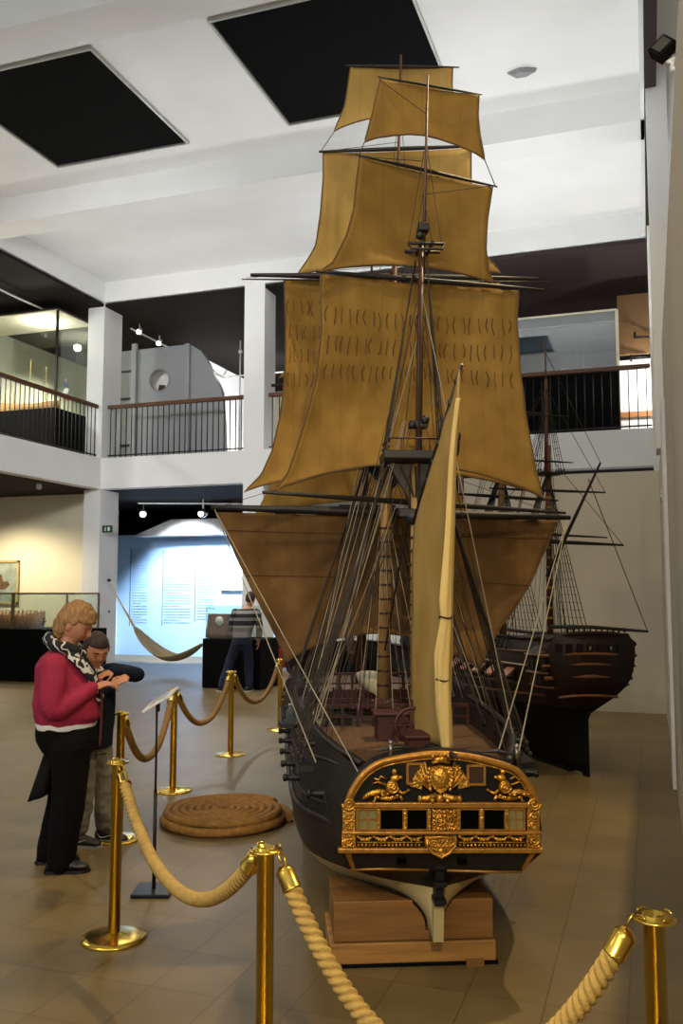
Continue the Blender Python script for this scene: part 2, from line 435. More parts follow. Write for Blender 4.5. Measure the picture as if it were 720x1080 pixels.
woodh = M('honey wood', 'c98f48', .5, var=.25, scale=20)
model_boat('model_ship', 'honey wood model ship with tall bare masts inside the gallery glass case', (-12.75, 16.0, ZS+.985), .15, 1.4, woodh)
f = thing('flag', 'small blue white and red flag standing in the gallery glass case', 'flag', (-11.78, 15.95, ZS+.985))
MB().rod((0, 0, 0), (0, 0, .75), .01, n=6).build('flagpole', M('pale spar wood', 'c8b07c'), f)
for i, cc in enumerate(('24406e', 'e8e6e0', 'b23327')):
    MB().box((.0+.022*i, -.02, .6-.135*i), (.11, .018, .135), Matrix.Rotation(.5, 3, 'Y')).build('stripe', M('flag '+cc, cc), f)

# grey hull panel with a round porthole
t = thing('hull_panel', 'grey ship hull mock-up panel with a round porthole behind the railing', 'exhibit panel', (0, 17.75, 0))
gp = M('grey painted plywood', '989b9d', .6, var=.05, scale=2)
def q2(u, v): p = at(u, v, Y=17.75); return (p.x, p.z)
cx, cz = q2(168, 401); R = .25
outer = [q2(200, 363), q2(212, 370), q2(219, 381), q2(224, 392), q2(230, 403), q2(234, 413), q2(236, 440), q2(238, 486)]
outer = outer + [(q2(122, 484)[0], ZS), (q2(122, 484)[0], q2(126, 371)[1])]
outer[-3] = (outer[-3][0], ZS)
mb = MB(); K = 48
# ring round the hole split into fans towards the outline
def hit(a):
    d = (math.cos(a), math.sin(a)); best = 9
    for i in range(len(outer)):
        p, q = outer[i], outer[(i+1) % len(outer)]
        ex, ez = q[0]-p[0], q[1]-p[1]; den = d[0]*ez-d[1]*ex
        if abs(den) < 1e-9: continue
        tt = ((p[0]-cx)*ez-(p[1]-cz)*ex)/den; ss = ((p[0]-cx)*d[1]-(p[1]-cz)*d[0])/den
        if tt > 0 and -1e-6 <= ss <= 1+1e-6: best = min(best, tt)
    return best
angs = sorted([2*PI*k/K for k in range(K)] + [math.atan2(p[1]-cz, p[0]-cx) % (2*PI) for p in outer])
rg = []
for a in angs:
    h = hit(a); c_, s_ = math.cos(a), math.sin(a)
    rg.append([mb.v((cx+c_*rr, yy, cz+s_*rr)) for rr, yy in ((R, 0), (h, 0), (h, .12), (R, .12))])
for i in range(len(rg)):
    a, b = rg[i], rg[(i+1) % len(rg)]
    for k in range(4): mb.f([a[k], b[k], b[(k+1) % 4], a[(k+1) % 4]])
mb.build('panel', gp, t)
for u in (143.5, 199):
    x0, z1 = q2(u, 366); bevel(MB().box2((x0-.065, -.1, ZS), (x0+.065, -.001, z1+.06)).build('rib', gp, t), .02)
for u, v in ((133, 392), (131, 421), (130, 470)):
    x0, z0 = q2(u, v); MB().box((x0, -.02, z0), (.33, .04, .035)).build('latch', iron, t)
MB().tube([(cx+(R+.012)*math.cos(2*PI*k/32), -.005, cz+(R+.012)*math.sin(2*PI*k/32)) for k in range(32)], .018, 6, closed=True).build('porthole_rim', gp, t)
t = thing('display_board', 'white display board with a brown strip, seen through the round porthole', 'display board', (-10.75, 18.3, ZS))
MB().box2((-.45, 0, 0), (.75, .04, 2.5)).build('board', M('bright white board', 'efefec', .7), t)
MB().box((-.07, -.008, 1.85), (.17, .012, .36), Matrix.Rotation(.12, 3, 'Y')).build('brown_strip', M('dark brown poster', '4a2c22', .7), t)
t = thing('flagpole', 'thin white pole standing behind the gallery railing by the white wall', 'pole', (at(253, 400, Y=17.6).x, 17.6, ZS))
MB().rod((0, 0, 0), (0, 0, 2.7), .025, .015).build('pole', lampw, t); MB().ball((0, 0, 2.45), .045).build('pulley', lampw, t); MB().lathe([(.14, 0), (.14, .03), (.02, .05)]).build('base', lampw, t)

# right gallery: glass case on black plinth
a = at(545, 337, Y=17.0); b = at(650, 328, Y=17.0)
t = thing('display_case', 'glass display case on a long black plinth above the dark ship', 'display case', (a.x-.5, 17.0, ZS))
w = b.x-a.x+.5
MB().box2((0, 0, 0), (w, .7, 1.3)).build('plinth', black, t)
g = MB()
for p, q in (((0, 0, 1.305), (w, .012, 2.38)), ((0, .69, 1.305), (w, .7, 2.38)), ((w-.012, .012, 1.305), (w, .69, 2.38)), ((0, 0, 2.38), (w, .7, 2.392))): g.box2(p, q)
g.build('glass', glass('grey case glass', 'dfe6ea', .22), t)
fr = MB(); fr.box((w, 0, 1.84), (.055, .055, 1.1)).box((w/2, 0, 2.39), (w, .035, .035)).box((w/2, .7, 2.39), (w, .035, .035))
fr.build('case_frame', M('pale edge', 'd9d2b4', .4), t)
model_boat('model_ship', 'pale small model ship inside the glass case above the dark ship', (a.x+1.05, 17.35, ZS+1.305), .1, .55, M('pale model wood', 'bfc8cc'))
for u, v, lab in ((675, 355, 'upper black wall lamp arm on the brown board'), (671, 376, 'lower black wall lamp arm on the brown board')):
    p = at(u, v, Y=17.755); t = thing('wall_hook', lab, 'lamp arm', p, group='black lamp arms')
    MB().tube([(.2, .08, 0), (-.12, 0, 0)], .022).build('arm', iron, t); MB().rod((-.1, 0, -.09 if v > 370 else -.03), (-.1, 0, .04 if v > 370 else .1), .022).build('lamp_end', iron, t)
p = at(668, 437, Y=18.05)
tag(MB().box((p.x, 18.07, p.z), (.7, .06, .11)).build('wooden_ledge', oak), 'short wooden ledge on the bright white wall above the dark ship', 'ledge')

# floodlight on the edge of the right wall
t = thing('floodlight', 'black square floodlight mounted high on the wall edge', 'floodlight', at(699, 52, X=.13), -.5)
q = Matrix.Rotation(.8, 3, 'Y') @ Matrix.Rotation(-.35, 3, 'X')
bevel(MB().box(q @ Vector((0, 0, 0)), (.085, .06, .1), q).build('housing', black, t), .006)
MB().box(q @ Vector((0, -.032, 0)), (.056, .006, .07), q).build('lens', M('dusty lens', '2c2a20', .35), t)
MB().tube([q @ Vector((.05, .02, .02)), (.07, .03, -.01), (.06, .05, -.06)], .012).build('bracket', iron, t)
MB().tube([(.05, .02, -.06), (.02, 0, -.075), (.05, -.01, -.09), (.03, .01, -.11), (.06, .02, -.11)], .012).build('cable', lampw, t)
p = at(698, 523, X=.165)
t = thing('switch_box', 'small pale switch box on the right-hand wall', 'switch', (.165, p.y, p.z)); MB().box((0, 0, 0), (.03, .35, .14)).build('box', lampw, t); MB().box((-.018, -.08, -.04), (.01, .05, .03)).build('switch', iron, t)

# cream wall: painting and low glass case with a wooden model ship
p = at(19, 622, Y=16.88)
t = thing('painting', 'framed painting of a ship hanging on the cream wall', 'painting', (p.x-.42, 16.88, p.z))
w, h = .47, .36
def z_of(v): return at(10, v, Y=16.88).z
z0, z1 = z_of(637), z_of(591); hz = (z0+z1)/2-p.z; hh = (z1-z0)/2; xr = at(20.5, 610, Y=16.88).x-(p.x-.42); w = .72
x0 = xr-2*w
pf = MB()
for a_, b_ in (((x0, z0-p.z), (xr, z0-p.z+.05)), ((x0, z1-p.z-.05), (xr, z1-p.z)), ((x0, z0-p.z), (x0+.05, z1-p.z)), ((xr-.05, z0-p.z), (xr, z1-p.z))): pf.box2((a_[0], -.04, a_[1]), (b_[0], 0, b_[1]))
pf.build('picture_frame', M('pale gilt wood', 'b49a63', .5), t)
MB().box2((x0+.05, -.02, z0-p.z+.05), (xr-.05, 0, z1-p.z-.05)).build('canvas', M('sea painting', 'a8b3a4', .7, col2='6d7868', scale=3), t)
s = MB(); s.prism([(-.3, -.05), (-.22, -.16), (.1, -.17), (.24, -.06), (.18, .02), (-.3, .0)], lambda q: (xr-.48+q[0], -.026, hz+q[1]), lambda q: (xr-.48+q[0], -.02, hz+q[1]))
s.prism([(-.2, 0), (-.18, .2), (-.0, .17), (.05, 0)], lambda q: (xr-.48+q[0], -.025, hz+q[1]), lambda q: (xr-.48+q[0], -.02, hz+q[1]))
s.build('painted_ship', M('painted ship', '5d4a2c', .7, var=.4, scale=12), t)
Yc = 13.9
t = thing('display_case', 'low glass case on a black draped table against the cream wall', 'display case', (at(100, 650, Y=Yc).x-1.05, Yc, 0))
xo = t.location.x
zt = at(40, 664, Y=Yc).z; zg = at(40, 627, Y=Yc).z
x_r = at(75.5, 640, Y=Yc).x-xo; x_b = x_r+.06
MB().box2((x_b-3.2, 0, 0.005), (x_b, 1.05, zt)).build('draped_table', black, t)
g = MB(); 
for a_, b_ in (((x_r-2.6, .08, zt), (x_r, .09, zg)), ((x_r-.01, .09, zt), (x_r, .86, zg)), ((x_r-2.6, .85, zt), (x_r, .86, zg)), ((x_r-2.6, .08, zg), (x_r, .86, zg+.01))): g.box2(a_, b_)
g.build('glass', clear, t)
fr = MB(); xm = at(11, 640, Y=Yc).x-xo
for x in (x_r, x_r-.72): fr.box((x, .85, (zt+zg)/2), (.03, .03, zg-zt))
fr.box((xm, .07, (zt+zg)/2), (.05, .04, zg-zt))
for y in (.08, .86): fr.box((x_r-1.3, y, zg+.015), (2.6, .03, .03))
fr.build('case_frame', M('brown case edge', '6b5334', .5), t)
# unfinished wooden model: frames and planking
h = thing('model_ship', 'light wood model hull with open ribs inside the low glass case', 'model ship', (xo+at(24, 655, Y=Yc+.45).x-xo-.12, Yc+.47, zt))
mb = MB(); rings = []
for i in range(9):
    s_ = i/8; x = (s_-.5)*1.15; w = .17*max(.1, math.sin(PI*(.1+.85*s_)))**.5; rings.append([(x, -w, .26+.05*(2*s_-1)**2), (x, -w, .12), (x, -w*.4, .02), (x, w*.4, .02), (x, w, .12), (x, w, .26+.05*(2*s_-1)**2)])
mb.loft(rings).build('hull', woodh, h)
for i in range(12):
    x = -.5+i*.09; w = .18*max(.1, math.sin(PI*(.1+.85*(x/1.15+.5))))**.5
    MB().tube([(x, -w-.01, .34), (x, -w-.015, .12), (x, -w*.4, .01), (x, w*.4, .01), (x, w+.015, .12), (x, w+.01, .34)], .014, 6).build('rib', woodh, h)
g1 = thing('figurine', 'tiny dark figurine standing beside the wooden model hull', 'figurine', (at(44, 660, Y=Yc+.3).x, Yc+.35, zt))
MB().lathe([(.05, 0), (.05, .015), (.012, .02), (.02, .07), (.03, .12), (.012, .16), (.02, .18), (.018, .2), (0, .21)], n=10).build('body', iron, g1); MB().rod((-.06, 0, .09), (.07, 0, .15), .008).build('arms', iron, g1)

# exit sign on the column
p = at(115, 558, Y=GY)
t = thing('exit_sign', 'small green emergency exit sign on the white column', 'sign', (p.x-.03, GY-.005, p.z))
grn = M('green sign', '1f4a35', .5); wsign = M('white sign symbol', 'e6efe6', .5)
MB().box((0, -.015, 0), (.24, .03, .15)).build('sign_plate', grn, t)
r = MB(); r.box((.045, -.032, 0), (.05, .004, .08)).ball((-.035, -.032, .035), (.012, .004, .012), 8, 6)
r.tube([(-.035, -.032, .02), (-.045, -.032, -.005), (-.06, -.032, -.04)], .006, 5).tube([(-.045, -.032, -.005), (-.02, -.032, -.02), (-.025, -.032, -.045)], .006, 5).tube([(-.06, -.032, .015), (-.035, -.032, .015), (-.012, -.032, .0)], .005, 5)
r.build('running_figure', wsign, t)
o = MB().box((0, 0, 0), (.02, .02, .05)).build('wall_button', iron); p = at(117.5, 645, Y=GY); o.location = (p.x-.05, GY-.01, p.z); tag(o, 'tiny dark button on the white column', 'button')

# blue wall: three columns of small printed lines
for u0, u1, v0, v1, lab in ((140, 148, 578, 660, 'first'), (174, 196, 580, 660, 'second'), (208, 220, 584, 655, 'third')):
    a = at(u0, v0, Y=20.49); b = at(u1+10, v1, Y=20.49)
    t = thing('text_panel', lab+' column of small printed text on the pale blue wall, counted from the column side', 'wall text', (a.x, 20.49, 0), group='text columns on the blue wall')
    MB().box((-.05, -.006, (a.z+b.z)/2), (.025, .008, a.z-b.z)).build('border', M('faint dark line', '5e7488', .7), t)
    m_ = M('faint print', '93b3d6', .7)
    z = a.z-.05; k = 0; mb = MB()
    while z > b.z+.05:
        mb.box(((b.x-a.x)*.5*(.85 if k % 5 else .5), -.006, z), ((b.x-a.x)*(.85 if k % 5 else .5), .006, .018)); z -= .07; k += 1
    mb.build('print', m_, t)
p = at(236, 610, Y=19.9)
tag(bevel(MB().box((p.x+.1, 20.42, p.z), (.95, .1, .6)).build('light_box', M('white lit box', 'f2f5f7', .5))).data and C.objects[-1], 'white rectangular board on the blue wall above the boy in stripes', 'board')
# pale ventilation duct under the gallery
d = MB(); d.prism([(-1.7, 0), (1.5, 0), (1.5, .38), (-.6, .4)], lambda q: (q[0], 0, q[1]), lambda q: (q[0], .6, q[1]))
o = d.build('ventilation_duct', M('grey white duct', 'b9b8b6', .6)); p = at(203, 565, Y=19.6); o.location = (p.x, 19.6, p.z+.02); tag(o, 'pale slanted ventilation duct above the blue wall', 'duct')

# black plinth with glass case and wooden box
t = thing('display_case', 'small glass case on a black plinth beside the boy in stripes', 'display case', (at(244, 727, z=0).x, 14.3, 0))
xo = t.location.x; A = at(213, 700, Y=14.05).x-xo; Bx = at(274, 700, Y=14.05).x-xo; zt = at(240, 674, Y=14.05).z; zg = at(235, 640, Y=14.05).z
bevel(MB().box2((A, -.25, 0.003), (Bx, .55, zt)).build('plinth', black, t), .01)
xg = at(258, 660, Y=14.05).x-xo
g = MB()
for a_, b_ in (((A+.03, -.2, zt), (xg, -.19, zg)), ((A+.03, .49, zt), (xg, .5, zg)), ((A+.03, -.19, zt), (A+.04, .49, zg)), ((xg-.01, -.19, zt), (xg, .49, zg)), ((A+.03, -.2, zg), (xg, .5, zg+.01))): g.box2(a_, b_)
g.build('glass', clear, t)
b1 = thing('wooden_instrument', 'brown wooden box instrument with a round dial in the small glass case', 'instrument', (at(231, 674, Y=14.4).x, 14.42, zt))
bw = M('reddish wood', '7d5230', .45, var=.2, scale=12)
MB().prism([(-.22, 0), (.2, 0), (.2, .42), (-.17, .42), (-.2, .16)], lambda q: (q[0], -.12, q[1]), lambda q: (q[0], .12, q[1])).build('box', bw, b1)
MB().box((-.0, -.13, .09), (.4, .05, .16)).build('drawer', bw, b1)
MB().lathe([(.0, 0), (.08, 0), (.08, .015), (0, .015)], (.06, -.13, .3), 20, Matrix.Rotation(PI/2, 3, 'X')).build('dial', M('pale dial', 'e8e4d6', .4), b1)

# red notice board near the far stanchion
p = at(291, 691, Y=17.6)
t = thing('notice_board', 'red board with a dark cross pattern standing behind the last stanchion', 'board', (p.x, 17.6, 0))
redm = M('signal red', '9c2620', .5); zz0 = at(291, 704, Y=17.6).z; zz1 = at(291, 676, Y=17.6).z
MB().box2((-.22, 0, max(.02, zz0)), (.3, .04, zz1)).build('board', redm, t)
cr_ = MB().box((0.03, -.006, (zz0+zz1)/2+.05), (.05, .012, .5)).box((0.03, -.006, (zz0+zz1)/2+.16), (.34, .012, .05)); cr_.build('cross', M('dark cross', '3a1512'), t)
MB().box2((-.18, 0, 0), (-.14, .04, .06)).box2((.24, 0, 0), (.28, .04, .06)).build('feet', iron, t)

# hammock slung from the column to behind the plinth
t = thing('hammock', 'striped canvas hammock slung from the white column to the plinth', 'hammock', (0, 0, 0))
A0 = at(114.5, 612, Y=GY-.03); A1 = at(142, 662, Y=16.2); B1 = at(214, 679, Y=15.9); B0 = at(225, 676, Y=15.8)
hm = M('hammock canvas', '8f8265', .9, var=.3, scale=3, stretch=(1, 30, 1))
def hp(s, w):
    c = A1.lerp(B1, s); c = Vector((c.x, c.y, c.z)); c.z -= .44*4*s*(1-s)*(1-.15*abs(s-.5))
    ww = .05+.3*math.sin(PI*s)**.7
    return c+Vector((.1*w*ww, .9*w*ww, .32*(w*w-.6)*ww))
mb = MB(); mb.grid(lambda a, b: hp(a, 2*b-1), 28, 10)
o = mb.build('canvas', hm, t); sd = o.modifiers.new('thick', 'SOLIDIFY'); sd.thickness = .015
cl = MB()
for k in range(7):
    cl.tube([A0, A0.lerp(hp(0, -1+k/3), .5)+Vector((0, 0, -.02)), hp(0, -1+k/3)], .006, 5)
cl.build('cords', M('pale cord', 'c3b48f', .9), t)
cl = MB()
for k in range(7): cl.tube([B0, hp(1, -1+k/3)], .006, 5)
cl.build('cords', M('pale cord', 'c3b48f', .9), t)
MB().ball(A0, .035).box((A0.x, A0.y+.02, A0.z), (.05, .06, .05)).build('hook', iron, t)
# ================================================================== the great ship model
SF = Frame((-.906, 3.94, 0), .4029)
S = SF.S
ship = thing('ship_model', 'huge black and gold sailing ship model with tan sails on a wooden block', 'ship model', SF.o, SF.h)
hullb = M('tarred black hull', '181817', .5, spec=.35, var=.25, scale=5, bump=.1, bscale=30, stretch=(8, .6, 8))
hullc = M('tallow cream bottom', 'b5a474', .55, var=.12, scale=4, bump=.1, bscale=25)
deckm = M('deck planks', '5c4128', .6, var=.3, scale=14, stretch=(6, .4, 1))
redm_ = M('ox blood paint', '3d1410', .5, var=.2, scale=8)
gold = M('gilded carving', 'c9963c', .28, metal=.85, var=.35, scale=30, bump=.6, bscale=90)
goldp = M('gilded wood', 'a8762e', .38, metal=.55, var=.25, scale=25, bump=.3, bscale=60)
sparm = M('varnished spar', '4a2a17', .45, var=.3, scale=20)
sparb = M('black spar', '17130f', .5, var=.2, scale=10)
mastm = M('pale yellow mast', '9a7742', .55, var=.2, scale=12, stretch=(4, 4, .5))
ropem = M('tarred rigging', '2a2118', .8, var=.2)
ropel = M('pale rigging line', '8e8672', .8, var=.2)
# sail cloth with sewn seams
def sailcloth(name, c1, c2, tr):
    m = M(name, c1, .85, col2=c2, scale=3.2, bump=.35, bscale=9, transl=tr, detail=6)
    N = m.node_tree.nodes; L = m.node_tree.links; bs = N['Principled BSDF']
    tc = next(n for n in N if n.type == 'TEX_COORD')
    wv = N.new('ShaderNodeTexWave'); wv.wave_type = 'BANDS'; wv.bands_direction = 'X'; wv.inputs['Scale'].default_value = 2.6; wv.inputs['Distortion'].default_value = .15
    L.new(tc.outputs['Object'], wv.inputs['Vector'])
    rp = N.new('ShaderNodeValToRGB'); rp.color_ramp.elements[0].position = .0; rp.color_ramp.elements[0].color = (.93, .91, .88, 1)
    rp.color_ramp.elements[1].position = .05; rp.color_ramp.elements[1].color = (1, 1, 1, 1); L.new(wv.outputs['Fac'], rp.inputs['Fac'])
    mx = N.new('ShaderNodeMix'); mx.data_type = 'RGBA'; mx.blend_type = 'MULTIPLY'; mx.inputs['Factor'].default_value = 1
    src = bs.inputs['Base Color'].links[0].from_socket
    L.new(src, mx.inputs['A']); L.new(rp.outputs['Color'], mx.inputs['B']); L.new(mx.outputs['Result'], bs.inputs['Base Color'])
    for n in N:
        if n.type == 'BSDF_TRANSLUCENT': L.new(mx.outputs['Result'], n.inputs['Color'])
    return m
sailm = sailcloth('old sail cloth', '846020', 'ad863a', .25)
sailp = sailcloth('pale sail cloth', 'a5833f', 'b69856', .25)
sail_shade = sailcloth('shaded sail cloth', '5f4019', '866230', .18)  # darker copy of the sail cloth: the main course's shade is in the colour

# ---------------- hull
WL = .385
ST = [
 (.06, [(.02, .16), (.02, .25), (.024, .33), (.03, .40), (.16, .46), (.31, .50), (.365, .545), (.40, .62), (.40, .75), (.34, .92)]),
 (.30, [(.02, .16), (.03, .21), (.09, .27), (.24, .345), (.39, .42), (.46, .49), (.475, .56), (.475, .66), (.45, .8), (.42, .94)]),
 (.70, [(.02, .16), (.10, .185), (.28, .225), (.44, .285), (.54, .37), (.585, .46), (.60, .56), (.595, .66), (.56, .8), (.51, .97)]),
 (1.4, [(.02, .16), (.18, .17), (.38, .20), (.52, .26), (.59, .35), (.62, .45), (.63, .56), (.62, .66), (.585, .8), (.55, .99)]),
 (2.4, [(.02, .16), (.2, .17), (.40, .20), (.54, .26), (.605, .35), (.63, .45), (.64, .56), (.63, .66), (.595, .8), (.56, 1.0)]),
 (3.3, [(.02, .16), (.18, .17), (.37, .20), (.50, .27), (.57, .36), (.60, .46), (.61, .57), (.61, .67), (.59, .81), (.575, 1.03)]),
 (4.0, [(.02, .16), (.11, .18), (.25, .23), (.37, .31), (.45, .40), (.50, .50), (.53, .60), (.545, .72), (.56, .87), (.60, 1.10)]),
 (4.5, [(.02, .16), (.04, .20), (.10, .26), (.18, .34), (.26, .43), (.33, .53), (.38, .63), (.42, .75), (.47, .90), (.54, 1.14)]),
 (4.85, [(.02, .18), (.022, .23), (.03, .30), (.05, .38), (.09, .47), (.13, .57), (.18, .67), (.22, .79), (.28, .94), (.36, 1.17)]),
 (5.08, [(.012, .36), (.012, .40), (.013, .44), (.014, .50), (.016, .56), (.018, .64), (.022, .73), (.03, .84), (.04, .98), (.06, 1.19)]),
]
def split_z(pl, z):
    for i in range(len(pl)-1):
        if pl[i].z <= z < pl[i+1].z:
            t = (z-pl[i].z)/(pl[i+1].z-pl[i].z); q = pl[i].lerp(pl[i+1], t); return pl[:i+1]+[q], [q]+pl[i+1:]
    return pl[:1]*2, pl
NB, NT = 8, 12
def section(y, pts):
    pl = cr([(x, y, z) for x, z in pts], 5); lo, hi = split_z(pl, WL)
    return resample(lo, NB)+resample(hi, NT)[1:]
cols = [section(*s) for s in ST]; NR = len(cols[0])
ys = [s[0] for s in ST]; long = [cr([c[i] for c in cols], 6) for i in range(NR)]
NY = len(long[0])
def hullp(i, j):     # row i, station j
    p = long[i][j].copy()
    if j < 7:         # counter rakes aft as it rises
        k = (1-j/7)
        p.y += -k*max(0, min(.125, (p.z-.42)*1.0))
    return p
mlo, mhi = MB(), MB()
for sgn in (-1, 1):
    for mb, r0, r1 in ((mlo, 0, NB-1), (mhi, NB-1, NR-1)):
        g = [[mb.v((sgn*hullp(i, j).x, hullp(i, j).y, hullp(i, j).z)) for j in range(NY)] for i in range(r0, r1+1)]
        for a, b in zip(g, g[1:]):
            for k in range(NY-1): mb.f([a[k], a[k+1], b[k+1], b[k]], True)
        s_ = mb
# close keel bottom, stern and stem
for mb, r0, r1 in ((mlo, 0, NB-1), (mhi, NB-1, NR-1)):
    for j in (0, NY-1):
        rw = [(mb.v((-hullp(i, j).x, hullp(i, j).y, hullp(i, j).z)), mb.v((hullp(i, j).x, hullp(i, j).y, hullp(i, j).z))) for i in range(r0, r1+1)]
        for a, b in zip(rw, rw[1:]): mb.f([a[0], a[1], b[1], b[0]], True)
kl = [(mlo.v((-hullp(0, j).x, hullp(0, j).y, hullp(0, j).z)), mlo.v((hullp(0, j).x, hullp(0, j).y, hullp(0, j).z))) for j in range(NY)]
for a, b in zip(kl, kl[1:]): mlo.f([a[0], a[1], b[1], b[0]])
for mb in (mlo, mhi): bmesh.ops.remove_doubles(mb.bm, verts=mb.bm.verts[:], dist=1e-5)
hull = mhi.build('hull', hullb, ship)
tag(mlo.build('hull_bottom', hullc, hull), 'cream painted hull bottom')
def half(y, z):
    """half breadth of the hull at station y, height z"""
    j = min(range(NY), key=lambda j: abs(long[10][j].y-y)); best = min(range(NR), key=lambda i: abs(long[i][j].z-z)); return long[best][j].x
def rail_z(y):
    j = min(range(NY), key=lambda j: abs(long[NR-1][j].y-y)); return long[NR-1][j].z
# wales and mouldings along the flank
for z0, r, m_, nm in ((.60, .016, hullb, 'wale'), (.67, .010, hullb, 'wale'), (.86, .009, sparb, 'moulding')):
    for sgn in (-1, 1):
        yy = [.12+.1*i for i in range(49)]
        MB().tube([(sgn*(half(y, z0+.03*((y-2.4)/2.4)**2)+.004), y, z0+.03*((y-2.4)/2.4)**2) for y in yy], r, 6).build(nm, m_, hull)
for sgn in (-1, 1):
    MB().tube([(sgn*(half(y, 9)-.01), y, rail_z(y)+.01) for y in [.05+.12*i for i in range(42)]], .022, 6, flat=.6).build('rail_cap', sparb, hull)
    # inner bulwark
    mb = MB(); mb.grid(lambda a, b: (sgn*(half(.1+4.7*a, 9)-.03), .1+4.7*a, .74+(rail_z(.1+4.7*a)-.74)*b), 40, 2); mb.build('bulwark', M('dark bulwark', '221510', .6), hull)
def deck_z(y): return .84 if y < 1.75 else (.77 if y < 3.3 else .88)
for y0, y1, z in ((.03, 1.75, .84), (1.75, 3.3, .77), (3.3, 4.95, .88)):
    mb = MB(); mb.grid(lambda a, b: ((2*b-1)*(half(y0+(y1-y0)*a, z)-.02), y0+(y1-y0)*a, z), 12, 6); mb.build('deck', deckm, ship)
MB().box2((-.5, 1.75, .70), (.5, 1.77, .84)).build('bulkhead', redm_, ship); MB().box2((-.53, 3.29, .72), (.53, 3.31, .88)).build('bulkhead', redm_, ship)
# stem knee, bowsprit
MB().prism([(4.95, .3), (5.2, .55), (5.32, .8), (5.28, .98), (5.1, .9), (5.0, .6)], lambda p: (-.02, p[0], p[1]), lambda p: (.02, p[0], p[1])).build('stem_knee', hullb, hull)
MB().tube([(0, 4.6, 1.05), (.02, 5.4, 1.35), (.03, 6.3, 1.75)], [.05, .04, .015], 10).build('bowsprit', sparm, ship)
# rudder
rd = MB(); rd.prism([(.055, .165), (.035, .165), (-.01, .42), (-.05, .62), (.0, .64), (.055, .42)], lambda p: (-.019, p[0], p[1]), lambda p: (.019, p[0], p[1]))
rudder = rd.build('rudder', hullb, ship)
MB().prism([(.06, .163), (.03, .163), (.004, .345), (.06, .345)], lambda p: (-.0225, p[0], p[1]), lambda p: (.0225, p[0], p[1])).build('stern_post', hullc, rudder)
for z in (.35, .43, .51, .585): MB().box((0, .0-(z-.4)*.18, z), (.052, .085, .02)).build('rudder_hinge', iron, rudder)

# ---------------- stern gallery
TY = -.1
def T(u, v, d=0.0): p = S(u, v, TY); return Vector((p.x, TY-d, p.z))
def plate(mb, poly, d0, d1):
    return mb.prism(poly, lambda q: T(q[0], q[1], d0), lambda q: T(q[0], q[1], d1))
def rect(mb, u0, v0, u1, v1, d0, d1): return plate(mb, [(u0, v0), (u1, v0), (u1, v1), (u0, v1)], d0, d1)
arc = [(357, 895), (359.5, 877), (361, 858), (364, 847), (369, 832), (380, 815), (394, 803.5), (409, 798), (439, 793), (463, 791.5), (496, 794.5), (532, 803.5), (547, 811), (559, 827), (566, 840), (569, 856), (571, 877), (570, 895)]
gal = MB(); plate(gal, arc, -.10, 0.0); sg = gal.build('stern_gallery', M('black stern panel', '0a0908', .6, var=.2, spec=.25), ship)
rim = [Vector((u, v, 0)) for u, v in arc[3:-3]]; rs = cr(rim, 6)
MB().tube([T(p.x+(463-p.x)*.012, p.y+3.2, .012) for p in rs], .0145, 8).build('arched_rim', goldp, sg)
MB().tube([T(463+(p.x-463)*.965, p.y+8.3, .004) for p in rs], .005, 6).build('arched_rim', gold, sg)
for v, dd, r_ in ((848.5, .02, 3.0), (877.5, .022, 1.6), (895.5, .03, 2.6)):
    u0, u1 = (368, 563) if v < 860 else ((360, 570) if v < 880 else (356, 571))
    bevel(rect(MB(), u0, v-r_, u1, v+r_, 0, dd).build('ledge', goldp, sg), .004)
# windows
for u0, u1, lit in ((377, 396.5, 1), (401, 424, 0), (429, 449.5, 0), (485, 504.5, 0), (509.5, 531, 0), (535.5, 551, 1)):
    t_ = MB()
    for a_ in ((u0-2, 852, u0, 875.5), (u1, 852, u1+2, 875.5), (u0, 852, u1, 853.5), (u0, 874, u1, 875.5)): rect(t_, *a_, 0, .014)
    wf = t_.build('window', goldp, sg)
    rect(MB(), u0, 853.5, u1, 874, -.002, .003).build('pane', M('amber pane', '7d7449', .3, var=.1) if lit else M('dark opening', '030303', .9, spec=.05), wf)
    if lit:
        mu = MB(); um = (u0+u1)/2; rect(mu, um-.7, 853.5, um+.7, 874, .003, .009); rect(mu, u0, 863, um-.7, 864.3, .003, .008); rect(mu, um+.7, 863, u1, 864.3, .003, .008); mu.build('glazing_bar', goldp, wf)
for u in (399, 426.5, 452, 482.5, 507, 533.5):
    bevel(rect(MB(), u-1.6, 852, u+1.6, 875.5, 0, .02).build('pilaster', gold, sg), .003)
for u0, v0, u1, v1 in ((428, 804, 448, 827), (491.5, 806, 511.5, 828)):
    t_ = MB()
    for a_ in ((u0, v0, u1, v0+2.4), (u0, v1-2.4, u1, v1), (u0, v0+2.4, u0+2.4, v1-2.4), (u1-2.4, v0+2.4, u1, v1-2.4)): rect(t_, *a_, 0, .012)
    pf_ = t_.build('stern_port', goldp, sg); rect(MB(), u0+2.4, v0+2.4, u1-2.4, v1-2.4, 0, .004).build('port_lid', M('dull brown lid', '33190f', .5), pf_)
